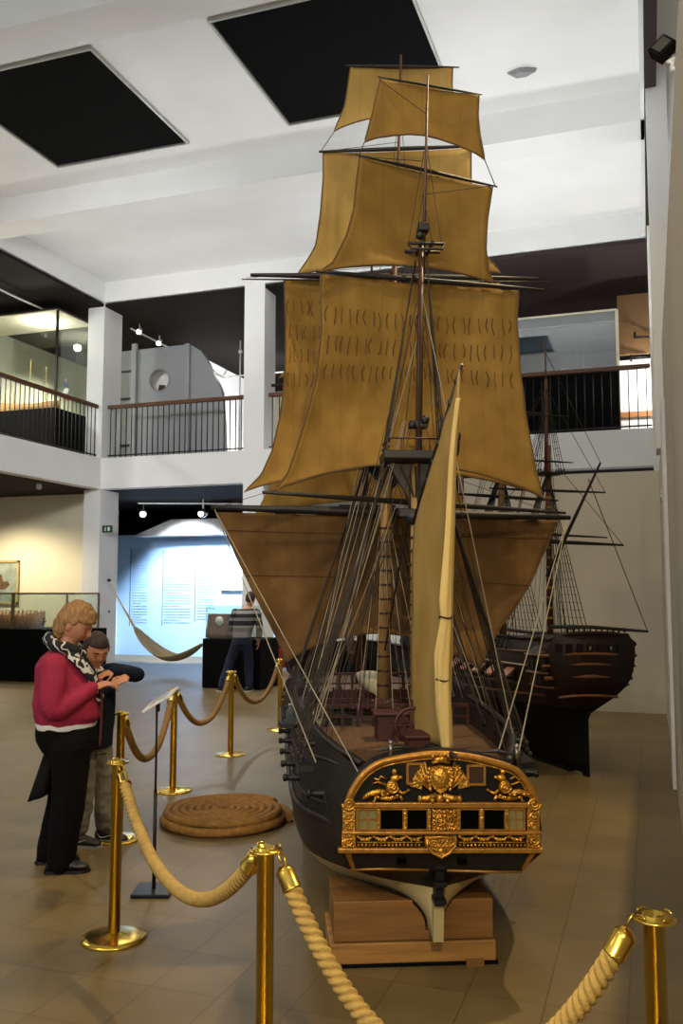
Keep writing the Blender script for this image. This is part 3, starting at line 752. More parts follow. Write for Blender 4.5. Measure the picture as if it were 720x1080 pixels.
# carvings: little bodies of gilded relief
def E(mb, u, v, ru, rv, d=.012, dep=.012, rot=0):
    px = .00402
    return mb.ball(T(u, v, d), (ru*px, dep, rv*px), 10, 8, Matrix.Rotation(rot, 3, 'Y'))
def TB(mb, pts, r, d=.012):
    rr = [x*.00402 for x in r] if isinstance(r, (list, tuple)) else r*.00402
    return mb.tube([T(u, v, d) for u, v in pts], rr, 6)
def spiral(mb, u, v, R, turns=2, r=1.3, d=.018, s=1, a0=0):
    return TB(mb, [(u+s*R*(1-.85*i/24)*math.cos(a0+2*PI*turns*i/24), v+R*(1-.85*i/24)*math.sin(a0+2*PI*turns*i/24)) for i in range(25)], r, d)
# coat of arms
ca = MB()
plate(ca, [(452, 808), (463, 806), (475, 808), (475, 822), (470, 831), (463, 836), (457, 831), (452, 822)], .0, .03)
E(ca, 463.5, 819, 9, 11, .03, .012); E(ca, 463.5, 800, 8, 3.5, .022, .016)
for i in range(5): E(ca, 455.5+4*i, 796.5-(1.5 if i in (1, 2, 3) else 0), 1.8, 2.2, .024, .01)
TB(ca, [(454, 803), (463, 801.5), (473, 803)], 1.6, .028)
for sgn in (-1, 1):
    for k in range(4):
        a_ = .25+.3*k
        TB(ca, [(463+sgn*10, 832), (463+sgn*(12+15*math.sin(a_)), 832-30*math.cos(a_))], [1, 1.6], .012+.003*k)
        plate(ca, [(463+sgn*(11+9*math.sin(a_)), 832-20*math.cos(a_)), (463+sgn*(13+15*math.sin(a_)), 833-30*math.cos(a_)), (463+sgn*(16+17*math.sin(a_)), 838-24*math.cos(a_)), (463+sgn*(12+8*math.sin(a_)), 837-14*math.cos(a_))], .002*k, .012+.003*k)
    TB(ca, [(463+sgn*3, 838), (463+sgn*14, 841), (463+sgn*20, 841.5)], [4.2, 3.4, 3.0], .016)
    E(ca, 463+sgn*20.5, 841.5, 3.2, 4, .016, .014); E(ca, 463+sgn*8, 843, 3, 3, .02, .014)
    for k in range(6): E(ca, 463+sgn*(11.5+1.2*math.sin(k)), 810+4.2*k, 2.2, 2.6, .026, .01)
E(ca, 463, 841, 5, 5, .018, .014)
ca.build('coat_of_arms', gold, sg)
# trophies to either side: helmet, breastplate, banners, reclining barrel
for sgn, c in ((-1, 412), (1, 532)):
    mb = MB(); x = lambda q: c - sgn*(-q) if False else c + sgn*q
    E(mb, x(-3), 813, 3, 3, .016, .012); E(mb, x(-4), 820, 5.5, 4.2, .014, .014, .4*sgn); E(mb, x(-10), 819, 2.5, 2, .014, .01)
    E(mb, x(-1), 829, 7, 7.5, .016, .018); spiral(mb, x(-1), 829, 6, 1.5, 1.2, .032)
    TB(mb, [(x(-7), 833), (x(-12), 836), (x(-18), 833)], [2.4, 1.8, 1.2], .014); E(mb, x(-18.5), 832.5, 2, 1.6)
    TB(mb, [(x(6), 827), (x(14), 824), (x(20), 826)], [1.6, 1.2, 1], .012); TB(mb, [(x(5), 821), (x(11), 818), (x(13), 822), (x(18), 820)], 1.0, .012)
    TB(mb, [(x(4), 836), (x(14), 834), (x(24), 837), (x(30), 842)], [4, 3.6, 3, 1.6], .014)
    TB(mb, [(x(-8), 839), (x(2), 841), (x(12), 841)], [2, 2.8, 2], .016); TB(mb, [(x(16), 838), (x(17), 843), (x(19), 845)], 1.5, .014); TB(mb, [(x(-9), 838), (x(-12), 843)], 1.8, .014)
    for k in range(7): E(mb, x(-6+5*k), 837.5+math.sin(k*2)*2, 2, 1.7, .024, .008)
    mb.build('trophy_carving', gold, sg)
# end pilasters with volutes and scroll panels
for sgn, ue in ((-1, 367.5), (1, 561.5)):
    mb = MB(); rect(mb, ue-6.5, 852, ue+6.5, 876, 0, .012); rect(mb, ue-7.5, 879, ue+7, 893, 0, .016)
    spiral(mb, ue, 846.5, 7, 2, 1.5, .022, sgn); spiral(mb, ue, 860, 5.2, 1.5, 1.3, .018, sgn, 1); spiral(mb, ue-1, 869, 4, 1.5, 1.2, .018, -sgn); spiral(mb, ue, 886, 4.6, 1.6, 1.3, .022, sgn)
    for k in range(4): E(mb, ue-5+3.3*k, 891, 1.6, 1.4, .02, .007); E(mb, ue-5+3.3*k, 880.5, 1.5, 1.2, .02, .007)
    mb.build('end_pilaster', gold, sg)
# centre relief panel and bottom cartouche
mb = MB(); rect(mb, 455, 853, 481, 876, 0, .01)
for i in range(7):
    for j in range(5): E(mb, 457.5+3.5*i+random.uniform(-.6, .6), 855.5+4.5*j+random.uniform(-.6, .6), 1.9, 2.2, .012, .009, random.uniform(-1, 1))
spiral(mb, 463, 864, 6, 1.5, 1.1, .018); spiral(mb, 474, 864, 6, 1.5, 1.1, .018, -1)
mb.build('relief_panel', gold, sg)
mb = MB(); plate(mb, [(447, 880), (480, 880), (480, 890), (475, 898), (464, 904), (453, 898), (447, 890)], 0, .03)
TB(mb, [(449, 882), (449, 890), (455, 897), (464, 902), (473, 897), (478.5, 890), (478.5, 882), (464, 880.5), (449, 882)], 1.5, .034)
for i in range(6):
    for j in range(2): E(mb, 454+4*i, 885+5*j, 1.8, 1.7, .032, .007)
E(mb, 464, 895, 4, 3, .03, .01); mb.build('cartouche', gold, sg)
for u0, u1 in ((376, 445), (483, 553)):
    mb = MB(); rect(mb, u0, 879, u1, 880, 0, .014); rect(mb, u0, 887, u1, 888.2, 0, .014); n = 4; w_ = (u1-u0)/n
    for i in range(n):
        TB(mb, [(u0+w_*(i+q/6), 881.5+3.2*math.sin(PI*q/6)) for q in range(7)], [1, 1.5, 1.9, 2.1, 1.9, 1.5, 1], .01); E(mb, u0+w_*i+1, 881.6, 1.7, 1.7, .012, .009)
        for q in range(3): E(mb, u0+w_*(i+.3+.2*q), 884.6+random.uniform(-.5, .5), 1.5, 1.4, .02, .007)
    k = u0+1.5
    while k < u1: E(mb, k, 890.5, 1.5, 1.5, .012, .008); k += 4
    mb.build('garland_frieze', gold, sg)
# counter strip under the gallery, sloping quarter pieces
def on_counter(u, v): p = S(u, v, -.03); return p
mb = MB(); mb.tube([S(367, 917, -.045), S(400, 916.5, -.055), S(452, 917.5, -.06)], .006, 6); mb.build('counter_moulding', goldp, sg)
mb = MB(); mb.tube([S(471, 918, -.06), S(520, 919.5, -.055), S(550, 919.5, -.045)], .006, 6); mb.build('counter_moulding', goldp, sg)
cb = MB()
cb.prism([(358, 896), (569, 896), (551, 919), (367, 918)], lambda q: Vector((S(q[0], q[1], -.06).x, (-.10 if q[1] < 900 else -.05), S(q[0], q[1], -.06).z)), lambda q: Vector((S(q[0], q[1], -.06).x*.97, .1, S(q[0], q[1], -.06).z)))
cb.build('counter', hullb, sg)
for u in (424, 488): rect(MB(), u-5, 907, u+5, 912, -.02, -.005).build('counter_port', M('dark opening', '050505'), sg)
for sgn, u, d2 in ((-1, 363, 1), (1, 563, -1)):
    MB().prism([(u, 897), (u+d2*6, 897), (u+d2*12, 918), (u+d2*8, 918)], lambda q: Vector((S(q[0], q[1], -.08).x, -.11 if q[1] < 900 else -.065, S(q[0], q[1], -.08).z)), lambda q: Vector((S(q[0], q[1], -.08).x, -.06 if q[1] < 900 else -.02, S(q[0], q[1], -.08).z))).build('quarter_bracket', goldp, sg)
# davits and small fittings on the taffrail
for u0, v0, u1, v1 in ((398, 792, 442, 789), (503, 793, 545, 797)):
    MB().tube([S(u0, v0, -.02), S((u0+u1)/2, (v0+v1)/2-3, .02), S(u1, v1, -.02)], [.006, .02, .006], 6, flat=.5).build('taffrail_spar', sparb, ship)
for u, v in ((412, 797), (545, 801)):
    mb = MB(); a_ = S(u, v, -.1); mb.rod(a_, a_+Vector((0, 0, .05)), .009).ball(a_+Vector((0, 0, .055)), .012); mb.build('taffrail_post', M('grey metal', '7c7a72', .35, metal=.8), ship)

# ---------------- guns
gun0 = None
def gun_mesh():
    return MB().lathe([(0, -.02), (.022, -.02), (.024, 0), (.019, .02), (.016, .06), (.014, .075), (.02, .083), (.02, .095), (.011, .1), (.0, .1)], (0, 0, 0), 12, Matrix.Rotation(PI/2, 3, 'Y'))
for sgn in (-1, 1):
    for i in range(0 if sgn < 0 else 1, 11):
        y = .38+.40*i; z = .715+.02*((y-2.4)/2.4)**2; x = sgn*(half(y, z)-.015)
        if gun0 is None: o = gun0 = gun_mesh().build('cannon', iron, ship)
        else: o = gun0.copy(); C.objects.link(o); o.parent = ship
        o.location = (x, y, z); o.rotation_euler = (0, 0, PI if sgn < 0 else 0)
for sgn in (-1, 1):
    for i in range(1, 4):
        y = .35+.32*i; x = sgn*(half(y, .9)-.05); o = gun0.copy(); C.objects.link(o); o.parent = ship; o.location = (x, y, .915); o.rotation_euler = (0, 0, PI if sgn < 0 else 0)
# channels (ledges) that spread the shrouds
for sgn in (-1, 1):
    for y0, y1, w_ in ((.55, 1.15, .07), (1.95, 2.85, .10), (3.55, 4.35, .10)):
        mb = MB(); mb.prism([(y0, 0), (y0+.03, w_), (y1-.03, w_), (y1, 0)], lambda q: (sgn*(half(q[0], .8)-.01+q[1]), q[0], .795), lambda q: (sgn*(half(q[0], .8)-.01+q[1]), q[0], .825)); mb.build('channel', sparb, hull)
    # hammock nettings: dark cloth along the rail
    mb = MB()
    mb.tube([(sgn*(half(y, 9)+.0), y, rail_z(y)+.07) for y in [3.3+.09*i for i in range(15)]], .07, 8, flat=1.3); mb.build('hammock_netting', M('black canvas', '121110', .8), hull)
    mb = MB(); mb.tube([(sgn*(half(y, 9)-.01), y, rail_z(y)+.035) for y in [1.9+.1*i for i in range(14)]], .035, 8, flat=1.3); mb.build('hammock_netting', M('black canvas', '121110', .8), hull)

# ---------------- deck fittings
def rail_fence(y, z, x0, x1, n, h=.12):
    mb = MB(); mb.box(((x0+x1)/2, y, z+h), (x1-x0, .03, .02)); mb.box(((x0+x1)/2, y, z+h*.45), (x1-x0, .014, .012))
    for i in range(n): mb.box((x0+(x1-x0)*i/(n-1), y, z+h/2), (.02, .02, h))
    return mb
rail_fence(1.72, .84, -.5, .5, 11, .13).build('deck_rail', redm_, ship); rail_fence(3.32, .88, -.52, .52, 11, .14).build('deck_rail', redm_, ship); rail_fence(2.55, .77, -.30, .30, 7, .2).build('pin_rail', redm_, ship)
bevel(MB().box((.02, .55, .9), (.16, .16, .13)).box((.02, .55, .975), (.2, .2, .02)).build('skylight', redm_, ship), .006)
bevel(MB().box((-.03, 1.25, .91), (.22, .16, .15)).box((-.03, 1.25, .99), (.26, .2, .018)).build('companion_hatch', redm_, ship), .006)
gr = MB()
for i in range(8): gr.box((-.2+.057*i, 2.95, .8), (.016, .4, .03)); gr.box((0, 2.77+.051*i, .8), (.44, .012, .026))
gr.build('hatch_grating', redm_, ship)
MB().lathe([(.11, 0), (.11, .03), (.05, .05), (.045, .14), (.085, .17), (.085, .2), (0, .2)], (.0, 2.0, .77), 16).build('capstan', redm_, ship)
wh = MB().tube([(.09*math.cos(2*PI*k/20), .75, .99+.09*math.sin(2*PI*k/20)) for k in range(20)], .01, 6, closed=True)
for k in range(8):
    a_ = PI*k/4; wh.rod((0, .75, .99), (.13*math.cos(a_), .75, .99+.13*math.sin(a_)), .006, n=5)
wh.box((0, .8, .91), (.05, .05, .16)); wh.build('steering_wheel', redm_, ship)
for x in (-.28, .3):
    for y in (2.1, 2.5, 2.9):
        c_ = MB(); c_.box((x, y, .81), (.14, .07, .05)).rod((x-.1, y, .85), (x+.1, y, .85), .02, .015, 10); c_.build('deck_gun', redm_ if x > 0 else iron, ship)
# small white boat amidships and spare sails
bt = MB(); rings = []
for i in range(9):
    q = i/8; y = 2.35+.8*q; w_ = .12*max(.08, math.sin(PI*(.06+.88*q)))**.6; rings.append([(-.0-w_, y, 1.06), (-w_*.8, y, .98), (0, y, .94), (w_*.8, y, .98), (w_, y, 1.06)])
bt.loft(rings); bt.build('ship_boat', M('cream boat', 'b9ab86', .5), ship)

# ---------------- masts
def mast(name, y, segs, hoops=None):
    out = None
    for i, (a_, b_, r0, r1, m_) in enumerate(segs):
        o = MB().rod(S(*a_, y), S(*b_, y), r0, r1, 12).build(name if i == 0 else ('topmast' if i == 1 else 'topgallant_mast'), m_, ship)
    if hoops:
        a_, b_, r0, n = hoops; A_, B_ = S(*a_, y), S(*b_, y)
        for k in range(n):
            c_ = A_.lerp(B_, (k+.5)/n); MB().rod(c_-Vector((0, 0, .007)), c_+Vector((0, 0, .007)), r0, n=12).build('mast_band', redm_, ship)
YM, YN, YF = .9, 2.3, 3.95
mast('mizzen_mast', YM, [((438, 778), (438, 478), .030, .026, mastm), ((441, 502), (444.5, 258), .019, .015, sparm), ((446, 290), (451, 80), .011, .006, sparm)], ((438, 760), (438, 560), .033, 14))
mast('main_mast', YN, [((404, 757), (408, 478), .046, .042, mastm), ((410, 510), (416.5, 270), .03, .022, sparm), ((417, 300), (422.6, 58), .016, .009, sparm)], ((404, 745), (407, 550), .050, 13))
def FP(x, z): return Vector((x+.03*(z-.9), YF, z))
for nm, z0, z1, r0, r1 in (('fore_mast', .88, 2.5, .045, .04), ('topmast', 2.3, 3.9, .028, .02), ('topgallant_mast', 3.7, 5.1, .015, .008)):
    MB().rod(FP(.02, z0), FP(.02, z1), r0, r1, 10).build(nm, sparm, ship)

def solve_k(a_, b_, y):
    best = min((abs(S(*a_, y, k/200).z-S(*b_, y, k/200).z), k/200) for k in range(-40, 160)); return best[1]
def yard(a_, b_, y, k, r, m_=sparb, name='yard'):
    A_, B_ = S(*a_, y, k), S(*b_, y, k)
    pts = [A_.lerp(B_, t) for t in (0, .15, .35, .5, .65, .85, 1)]
    return MB().tube(pts, [r*.5, r*.75, r, r*1.05, r, r*.75, r*.5], 8).build(name, m_, ship)

def sail(y, k, left, right, roach, belly, m_, name='sail', nu=28, nv=22, wr=.006, rp=1.6, foot_k=0.0):
    Lp = resample([(u, v, 0) for u, v in left], nv+1); Rp = resample([(u, v, 0) for u, v in right], nv+1)
    def ev(s, t):
        j = min(int(t*nv), nv-1); f = t*nv-j
        a_ = Lp[j].lerp(Lp[j+1], f); b_ = Rp[j].lerp(Rp[j+1], f); p = a_.lerp(b_, s)
        v = p.y-roach*math.sin(PI*s)**.8*t**rp
        q = S(p.x, v, y, k)
        q.y += belly*math.sin(PI*s)**.8*math.sin(PI*min(1, t*.95+.05))**.8
        q.y += wr*noise.noise(Vector((q.x*5, q.z*3.0, y*3)))+wr*.5*noise.noise(Vector((q.x*14, q.z*9, y)))
        q.y += foot_k*(math.sin(10*PI*s)*.5+.5*math.sin(17*PI*s+1))*t**3
        return q
    mb = MB(); mb.grid(lambda a_, b_: ev(a_, b_), nu, nv); o = mb.build(name, m_, ship)
    so = o.modifiers.new('cloth', 'SOLIDIFY'); so.thickness = .006; so.offset = 0
    # bolt rope round the edge
    ed = [ev(0, i/nv) for i in range(nv+1)]+[ev(i/nu, 1) for i in range(1, nu+1)]+[ev(1, 1-i/nv) for i in range(1, nv+1)]
    MB().tube(ed, .0055, 5).build('bolt_rope', M('bolt rope', '5f4520', .8), o)
    return o, ev
def reefs(o, ev, rows, s0, s1, n, ln=.1):
    m_ = M('reef point cord', '5a3e16', .8)
    for t in rows:
        for i in range(n):
            s = s0+(s1-s0)*(i+.5+random.uniform(-.2, .2))/n; a_ = ev(s, t)+Vector((0, -.008, 0)); b_ = ev(s+random.uniform(-.008, .008), t+ln*random.uniform(.75, 1))+Vector((0, -.008, 0)); c_ = a_.lerp(b_, .5)+Vector((random.uniform(-.015, .015), -.004, 0))
            MB().tube([a_, c_, b_], .0028, 4).build('reef_point', m_, o)

# mizzen mast yards and sails
kR = solve_k((398, 81), (508, 100), YM); kG = solve_k((375, 163), (524, 197), YM); kT = solve_k((333, 286), (573, 306), YM); kC = solve_k((277, 519), (596, 541), YM)
yo = YM+.045
yard((398, 81), (508, 100), yo, kR, .008); yard((375, 163), (524, 197), yo, kG, .011); yard((333, 286), (573, 306), yo, kT, .016); yard((277, 519), (596, 541), yo, kC, .016)
sail(yo+.01, kR, [(401, 83.5), (397, 100), (393, 118), (384.4, 150)], [(505, 100.5), (504, 120), (506, 142), (511, 168.6)], 16, .05, sailm, wr=.01)
sail(yo+.01, kG, [(379, 166), (376, 188), (373, 221), (365, 249), (351.5, 276), (336, 287)], [(519, 197.5), (513.5, 233), (512, 264), (515, 285), (521, 299)], 13, .07, sailm, wr=.01)
o, ev = sail(yo+.015, kT, [(338, 289), (338.5, 350), (333, 400), (325, 430), (315, 465), (303, 500), (290, 518)], [(547, 306), (545, 340), (548, 390), (555, 440), (562, 480), (572, 525)], 32, .14, sailm, nu=48, nv=40, wr=.022)
reefs(o, ev, (.14, .27, .40), .02, .98, 25, .085)
# main mast
yn = YN+.07
yard((364, 69), (484, 71), yn, 0, .011); yard((336, 160), (503, 154), yn, 0, .016); yard((264, 290), (567, 294), yn, 0, .026); yard((255, 294.5), (579, 297.5), yn-.03, 0, .009, name='studding_sail_boom'); yard((222, 535), (601, 546), yn, 0, .034)
sail(yn+.015, 0, [(369.5, 71), (363.5, 111), (352, 138.7)], [(477, 72), (476.5, 90), (478, 112), (490, 139)], 17, .07, sailp)
sail(yn+.015, 0, [(340.7, 161), (340.7, 188), (337.6, 227), (333, 258), (325.6, 272), (313, 290)], [(496.6, 156), (496.6, 188), (501, 230), (510, 266), (529, 288.5)], 10, .10, sailp)
o, ev = sail(yn+.02, 0, [(299.5, 294), (301, 340), (301, 380), (299, 410), (295, 440), (287, 475), (276, 500), (257, 519)], [(528, 298), (527, 340), (527, 380), (530, 420), (536, 460), (546, 495), (566, 522)], 26, .2, sailm, nu=48, nv=40, wr=.022)
reefs(o, ev, (.09, .20, .31, .42), .005, .17, 6, .075)
o, ev = sail(yn+.02, 0, [(229, 540), (238, 560), (250, 589), (265, 620), (283, 655), (296, 682), (303, 698)], [(590, 549), (587, 553), (571, 588), (560, 615), (543, 642), (525, 664), (504, 706)], 34, .16, sail_shade, nu=64, nv=44, wr=.03, rp=3, foot_k=.03)
for t in (.12, .42):
    MB().tube([ev(i/40, t)+Vector((0, -.006, 0)) for i in range(41)], .006, 4, flat=.4).build('reef_band', M('brown tabling', '5d4220', .85), o)
# fore mast: sails half hidden behind
def lsail(y, pts, belly, m_):
    (x0, z0), (x1, z1), (x2, z2), (x3, z3) = pts
    def fn(a_, b_):
        xl = x0+(x3-x0)*b_+.12*math.sin(PI*b_); xr = x1+(x2-x1)*b_-.12*math.sin(PI*b_); z = (z0+(z3-z0)*b_)+.16*math.sin(PI*a_)*b_**2
        return (xl+(xr-xl)*a_+.06, y+belly*math.sin(PI*a_)*math.sin(PI*b_), z)
    mb = MB(); mb.grid(fn, 16, 14); o = mb.build('sail', m_, ship); so = o.modifiers.new('cloth', 'SOLIDIFY'); so.thickness = .006
for z, w_ in ((2.28, 1.05), (3.55, .85), (4.45, .55)):
    MB().tube([(-w_+.07, YF+.06, z), (.07, YF+.06, z), (w_+.07, YF+.06, z)], [.014, .026, .014], 8).build('yard', sparb, ship)
lsail(YF+.08, [(-.72, 3.53), (.72, 3.53), (1.0, 2.34), (-1.0, 2.34)], .15, sailm); lsail(YF+.08, [(-.5, 4.43), (.5, 4.43), (.78, 3.62), (-.78, 3.62)], .1, sailm)

# ---------------- gaff and driver sail
pk = S(487, 384, .12); th_ = S(437, 552, YM-.04)
MB().tube([th_, th_.lerp(pk, .5), pk], [.017, .014, .008], 8).build('gaff', sparb, ship)
for k in range(6):
    c_ = th_.lerp(pk, .3+.12*k); MB().ball(c_+Vector((0, -.012, 0)), (.016, .016, .022), 8, 6).build('block', sparb, ship)
lu = resample([(437, 556, 0), (435, 620, 0), (434, 700, 0), (433, 776, 0)], 21); le = resample([(486, 390, 0), (481, 480, 0), (478.5, 600, 0), (477, 700, 0), (476, 790, 0)], 21)
def dv(s, t):
    j = min(int(t*20), 19); f = t*20-j; a_ = lu[j].lerp(lu[j+1], f); b_ = le[j].lerp(le[j+1], f)
    A_ = S(a_.x, a_.y, YM-.05); B_ = S(b_.x, b_.y, .12)
    q = A_.lerp(B_, s); q.x += .03*math.sin(PI*s)*math.sin(PI*t)+.008*noise.noise(Vector((q.y*6, q.z*3, 2))); return q
mb = MB(); mb.grid(dv, 20, 40); drv = mb.build('driver_sail', sailp, ship); so = drv.modifiers.new('cloth', 'SOLIDIFY'); so.thickness = .006
# loose cloth gathered along the after edge, tied at two places
cen = cr([(483, 420, 0), (476.5, 480, 0), (473, 560, 0), (469.5, 630, 0), (470, 652, 0), (466.5, 690, 0), (466.5, 718, 0), (468, 750, 0), (471, 790, 0)], 6)
wd = [2.5, 3.2, 4.5, 6.5, 5.6, 8.2, 7.8, 8.0, 6.0]
rings = []
for i, p in enumerate(cen):
    f = i/6; j = min(int(f), 7); w_ = wd[j]+(wd[j+1]-wd[j])*(f-j); c_ = S(p.x, p.y, .085); w_ *= .0041
    rings.append([Vector((c_.x+w_*math.cos(a_)*(1+.16*math.sin(5*a_+f)), c_.y+w_*.8*math.sin(a_)*(1+.16*math.sin(5*a_+f)), c_.z)) for a_ in [2*PI*k/20 for k in range(20)]])
MB().loft(rings).build('gathered_leech', M('bright sail cloth', 'c4a866', .85, var=.1, scale=6, stretch=(6, 6, .6)), drv)
for u, v in ((469.8, 651), (466.5, 717)):
    c_ = S(u, v, .085); MB().tube([c_+Vector((.03*math.cos(2*PI*k/14), .028*math.sin(2*PI*k/14), .004*math.sin(k))) for k in range(15)], .004, 5).build('tie', ropem, drv)
MB().tube([S(436, 784, YM-.06), S(470, 793, .06), S(480, 797, -.25)], [.016, .016, .01], 8).build('boom', sparb, ship)

# ---------------- tops and crosstrees
def top(y, uL, uR, v, rail_v, dy, m_=sparb):
    a_, b_ = S(uL, v, y), S(uR, v, y); z = a_.z; cx_ = (a_.x+b_.x)/2; w_ = (b_.x-a_.x)
    o = bevel(MB().box((cx_, y, z), (w_, dy, .05)).build('top_platform', m_, ship), .01)
    for s_ in (-1, 1):
        MB().prism([(0, 0), (w_*.42, 0), (.03, -.2)], lambda q: (cx_+s_*q[0], y-.02, z+q[1]), lambda q: (cx_+s_*q[0], y+.02, z+q[1])).build('bracket', m_, o)
    if rail_v:
        zr = S(uL, rail_v, y-dy/2).z; r_ = MB(); yb = y-dy/2+.02
        r_.rod((cx_-w_/2+.02, yb, zr), (cx_+w_/2-.02, yb, zr), .006, n=6)
        for k in range(5): x = cx_+(w_-.04)*(k/4-.5); r_.rod((x, yb, z), (x, yb, zr), .004, n=5)
        r_.build('top_rail', redm_, o)
    return Vector((cx_, y, z))
tM = top(YM, 401, 466, 484, 461, .36); tN = top(YN, 372, 447, 486, None, .45)
tF = Vector((.07, YF, 2.42)); MB().box(tF, (.5, .4, .04)).build('top_platform', sparb, ship)
ct = MB(); A_, B_ = S(429, 259, YM), S(467, 262, YM); z = (A_.z+B_.z)/2; xc = (A_.x+B_.x)/2; hw = (B_.x-A_.x)/2
ct.tube([(xc-hw, YM-.05, z), (xc+hw, YM-.05, z)], .009, 6).tube([(xc-hw, YM+.1, z+.01), (xc+hw, YM+.1, z+.01)], .009, 6).tube([(xc-hw, YM-.05, z), (xc-hw*.9, YM-.1, z-.05), (xc+hw*.8, YM-.1, z-.05), (xc+hw, YM-.05, z)], .007, 6).rod((xc-.03, YM-.08, z), (xc-.03, YM+.12, z), .01).rod((xc+.03, YM-.08, z), (xc+.03, YM+.12, z), .01)
ct.build('crosstrees', sparb, ship)
c_ = S(446, 241, YM); bevel(MB().box(c_, (.06, .08, .05)).ball(c_+Vector((-.02, -.02, -.05)), .025).build('mast_cap', sparb, ship), .006)
c_ = S(441, 448, YM); MB().box(c_, (.10, .09, .035)).ball(c_+Vector((.03, -.05, .02)), .025).ball(c_+Vector((-.04, -.04, -.01)), .022).build('mast_cap', sparb, ship)
c_ = S(481, 470, YM-.2); MB().ball(c_, (.02, .02, .06), 8, 6).ball(c_+Vector((.012, 0, .05)), (.014, .014, .03), 8, 6).build('block', sparb, ship)
# heavy lashings under the mizzen top
lb = MB(); 
for k in range(7):
    a_ = S(414+8*k, 492, YM-.05*(k % 2)); b_ = S(436+3*math.sin(k*2)+k, 540-4*(k % 3), YM); lb.tube([a_, a_.lerp(b_, .5)+Vector((.01*math.sin(k), -.01, 0)), b_], .006, 5)
lb.build('futtock_shrouds', ropem, ship)
c_ = S(436, 545, YM); MB().ball(c_, (.06, .05, .05), 10, 8).box(c_+Vector((-.03, 0, .02)), (.1, .08, .04)).build('yard_sling', sparb, ship)

# ---------------- shrouds with ratlines, one net per mast and side
def net(feet, head, nr, rad=.0045, rrad=.0022, t0=.08, t1=.93):
    mb = MB(); hs_ = [head+Vector(((i-(len(feet)-1)/2)*.004, (i-(len(feet)-1)/2)*.012, 0)) for i in range(len(feet))]
    for f_, h_ in zip(feet, hs_): mb.rod(f_, h_, rad, n=5)
    for r_ in range(nr):
        t = t0+(t1-t0)*r_/(nr-1); mb.tube([f_.lerp(h_, t) for f_, h_ in zip(feet, hs_)], rrad, 4)
    for f_, h_ in zip(feet, hs_): mb.ball(f_.lerp(h_, .02), .014, 6, 5); mb.ball(f_.lerp(h_, .055), .013, 6, 5)
    return mb
for sgn in (-1, 1):
    for y0, y1, n, head, xo_ in ((.6, 1.12, 6, S(409 if sgn < 0 else 462, 492, YM), .05), (2.0, 2.8, 8, S(386 if sgn < 0 else 432, 492, YN), .08), (3.6, 4.3, 7, tF+Vector((sgn*.12, 0, 0)), .08)):
        feet = [Vector((sgn*(half(y0+(y1-y0)*i/(n-1), .8)+xo_), y0+(y1-y0)*i/(n-1), .83)) for i in range(n)]
        net(feet, head, 22).build('shrouds', ropem, ship)
    # topmast shrouds
    a_ = S(405 if sgn < 0 else 466, 478, YM); hd = S(438 if sgn < 0 else 450, 275, YM)
    net([a_+Vector((0, -.1+.07*i, 0)) for i in range(4)], hd, 20, .004, .002).build('topmast_shrouds', ropem, ship)
    a_ = S(376 if sgn < 0 else 443, 480, YN); hd = S(413 if sgn < 0 else 420, 285, YN)
    net([a_+Vector((0, -.12+.08*i, 0)) for i in range(4)], hd, 18, .004, .002).build('topmast_shrouds', ropem, ship)
# ---------------- running rigging
def line(a_, b_, r=.003, m_=ropel, sag=0.0, name='rope'):
    a_, b_ = Vector(a_), Vector(b_); pts = [a_.lerp(b_, i/8)-Vector((0, 0, sag*4*(i/8)*(1-i/8))) for i in range(9)] if sag else [a_, b_]
    return MB().tube(pts, r, 5).build(name, m_, ship)
yl_, yr_ = S(226, 537, yn), S(598, 547, yn)
for p in ((333, 804, .25), (380, 819, -.06)): line(S(*p), yl_, .0032)
for p in ((526, 790, .0), (546, 797, -.05)): line(S(*p), yr_, .0032)
for p, q in (((303, 698, YN), (345, 850, .25)), ((504, 706, YN), (540, 812, .1)), ((290, 518, YM), (277, 521, YM)), ((572, 525, YM), (590, 541, YM)), ((384, 150, YM), (378, 166, YM)), ((511, 169, YM), (522, 196, YM)), ((352, 139, YN), (338, 160, YN)), ((336, 287, YM), (330, 290, YM))): line(S(*p), S(*q), .003, ropem)
for u, v, u2, v2 in ((446, 205, 437, 258), (446, 205, 457, 262), (447, 160, 430, 260), (448, 140, 466, 262), (449, 110, 447, 240), (444, 300, 425, 470), (446, 300, 458, 470), (452, 95, 506, 100), (449, 120, 400, 84), (447, 205, 520, 196), (446, 170, 378, 165)):
    line(S(u, v, YM), S(u2, v2, YM), .0022, ropem)
for u, v, u2, v2 in ((418, 230, 395, 300), (420, 120, 412, 200), (421, 100, 428, 190), (422, 70, 367, 70), (419, 150, 340, 160), (417, 280, 260, 293), (409, 480, 226, 536), (409, 480, 598, 546)):
    line(S(u, v, YN-.03), S(u2, v2, YN-.03), .0022, ropem)
for i in range(12):      # falls and backstays coming down to the rails
    sgn = -1 if i % 2 else 1; y = .5+.3*(i//2)
    line((sgn*(half(y, .9)-.01), y, .97), S(441+2*sgn, 300+20*i, YM) if i < 4 else S(409+3*sgn, 310+12*i, YN), .0028, ropem if i % 3 else ropel)
for i in range(10):
    x = -.26+.055*i; line((x, 1.66, .95), S(398+1.6*i, 560+6*(i % 3), YN-.08), .0024, ropel if i % 2 else ropem)
for i in range(6): line(S(443, 300+14*i, YM-.03), S(437+i, 780, YM-.1), .0022, ropem)
line(S(404, 500, YN), (.03, YF, 2.1), .006, ropem, name='stay'); line(S(438, 500, YM), S(405, 690, YN), .006, ropem, name='stay')
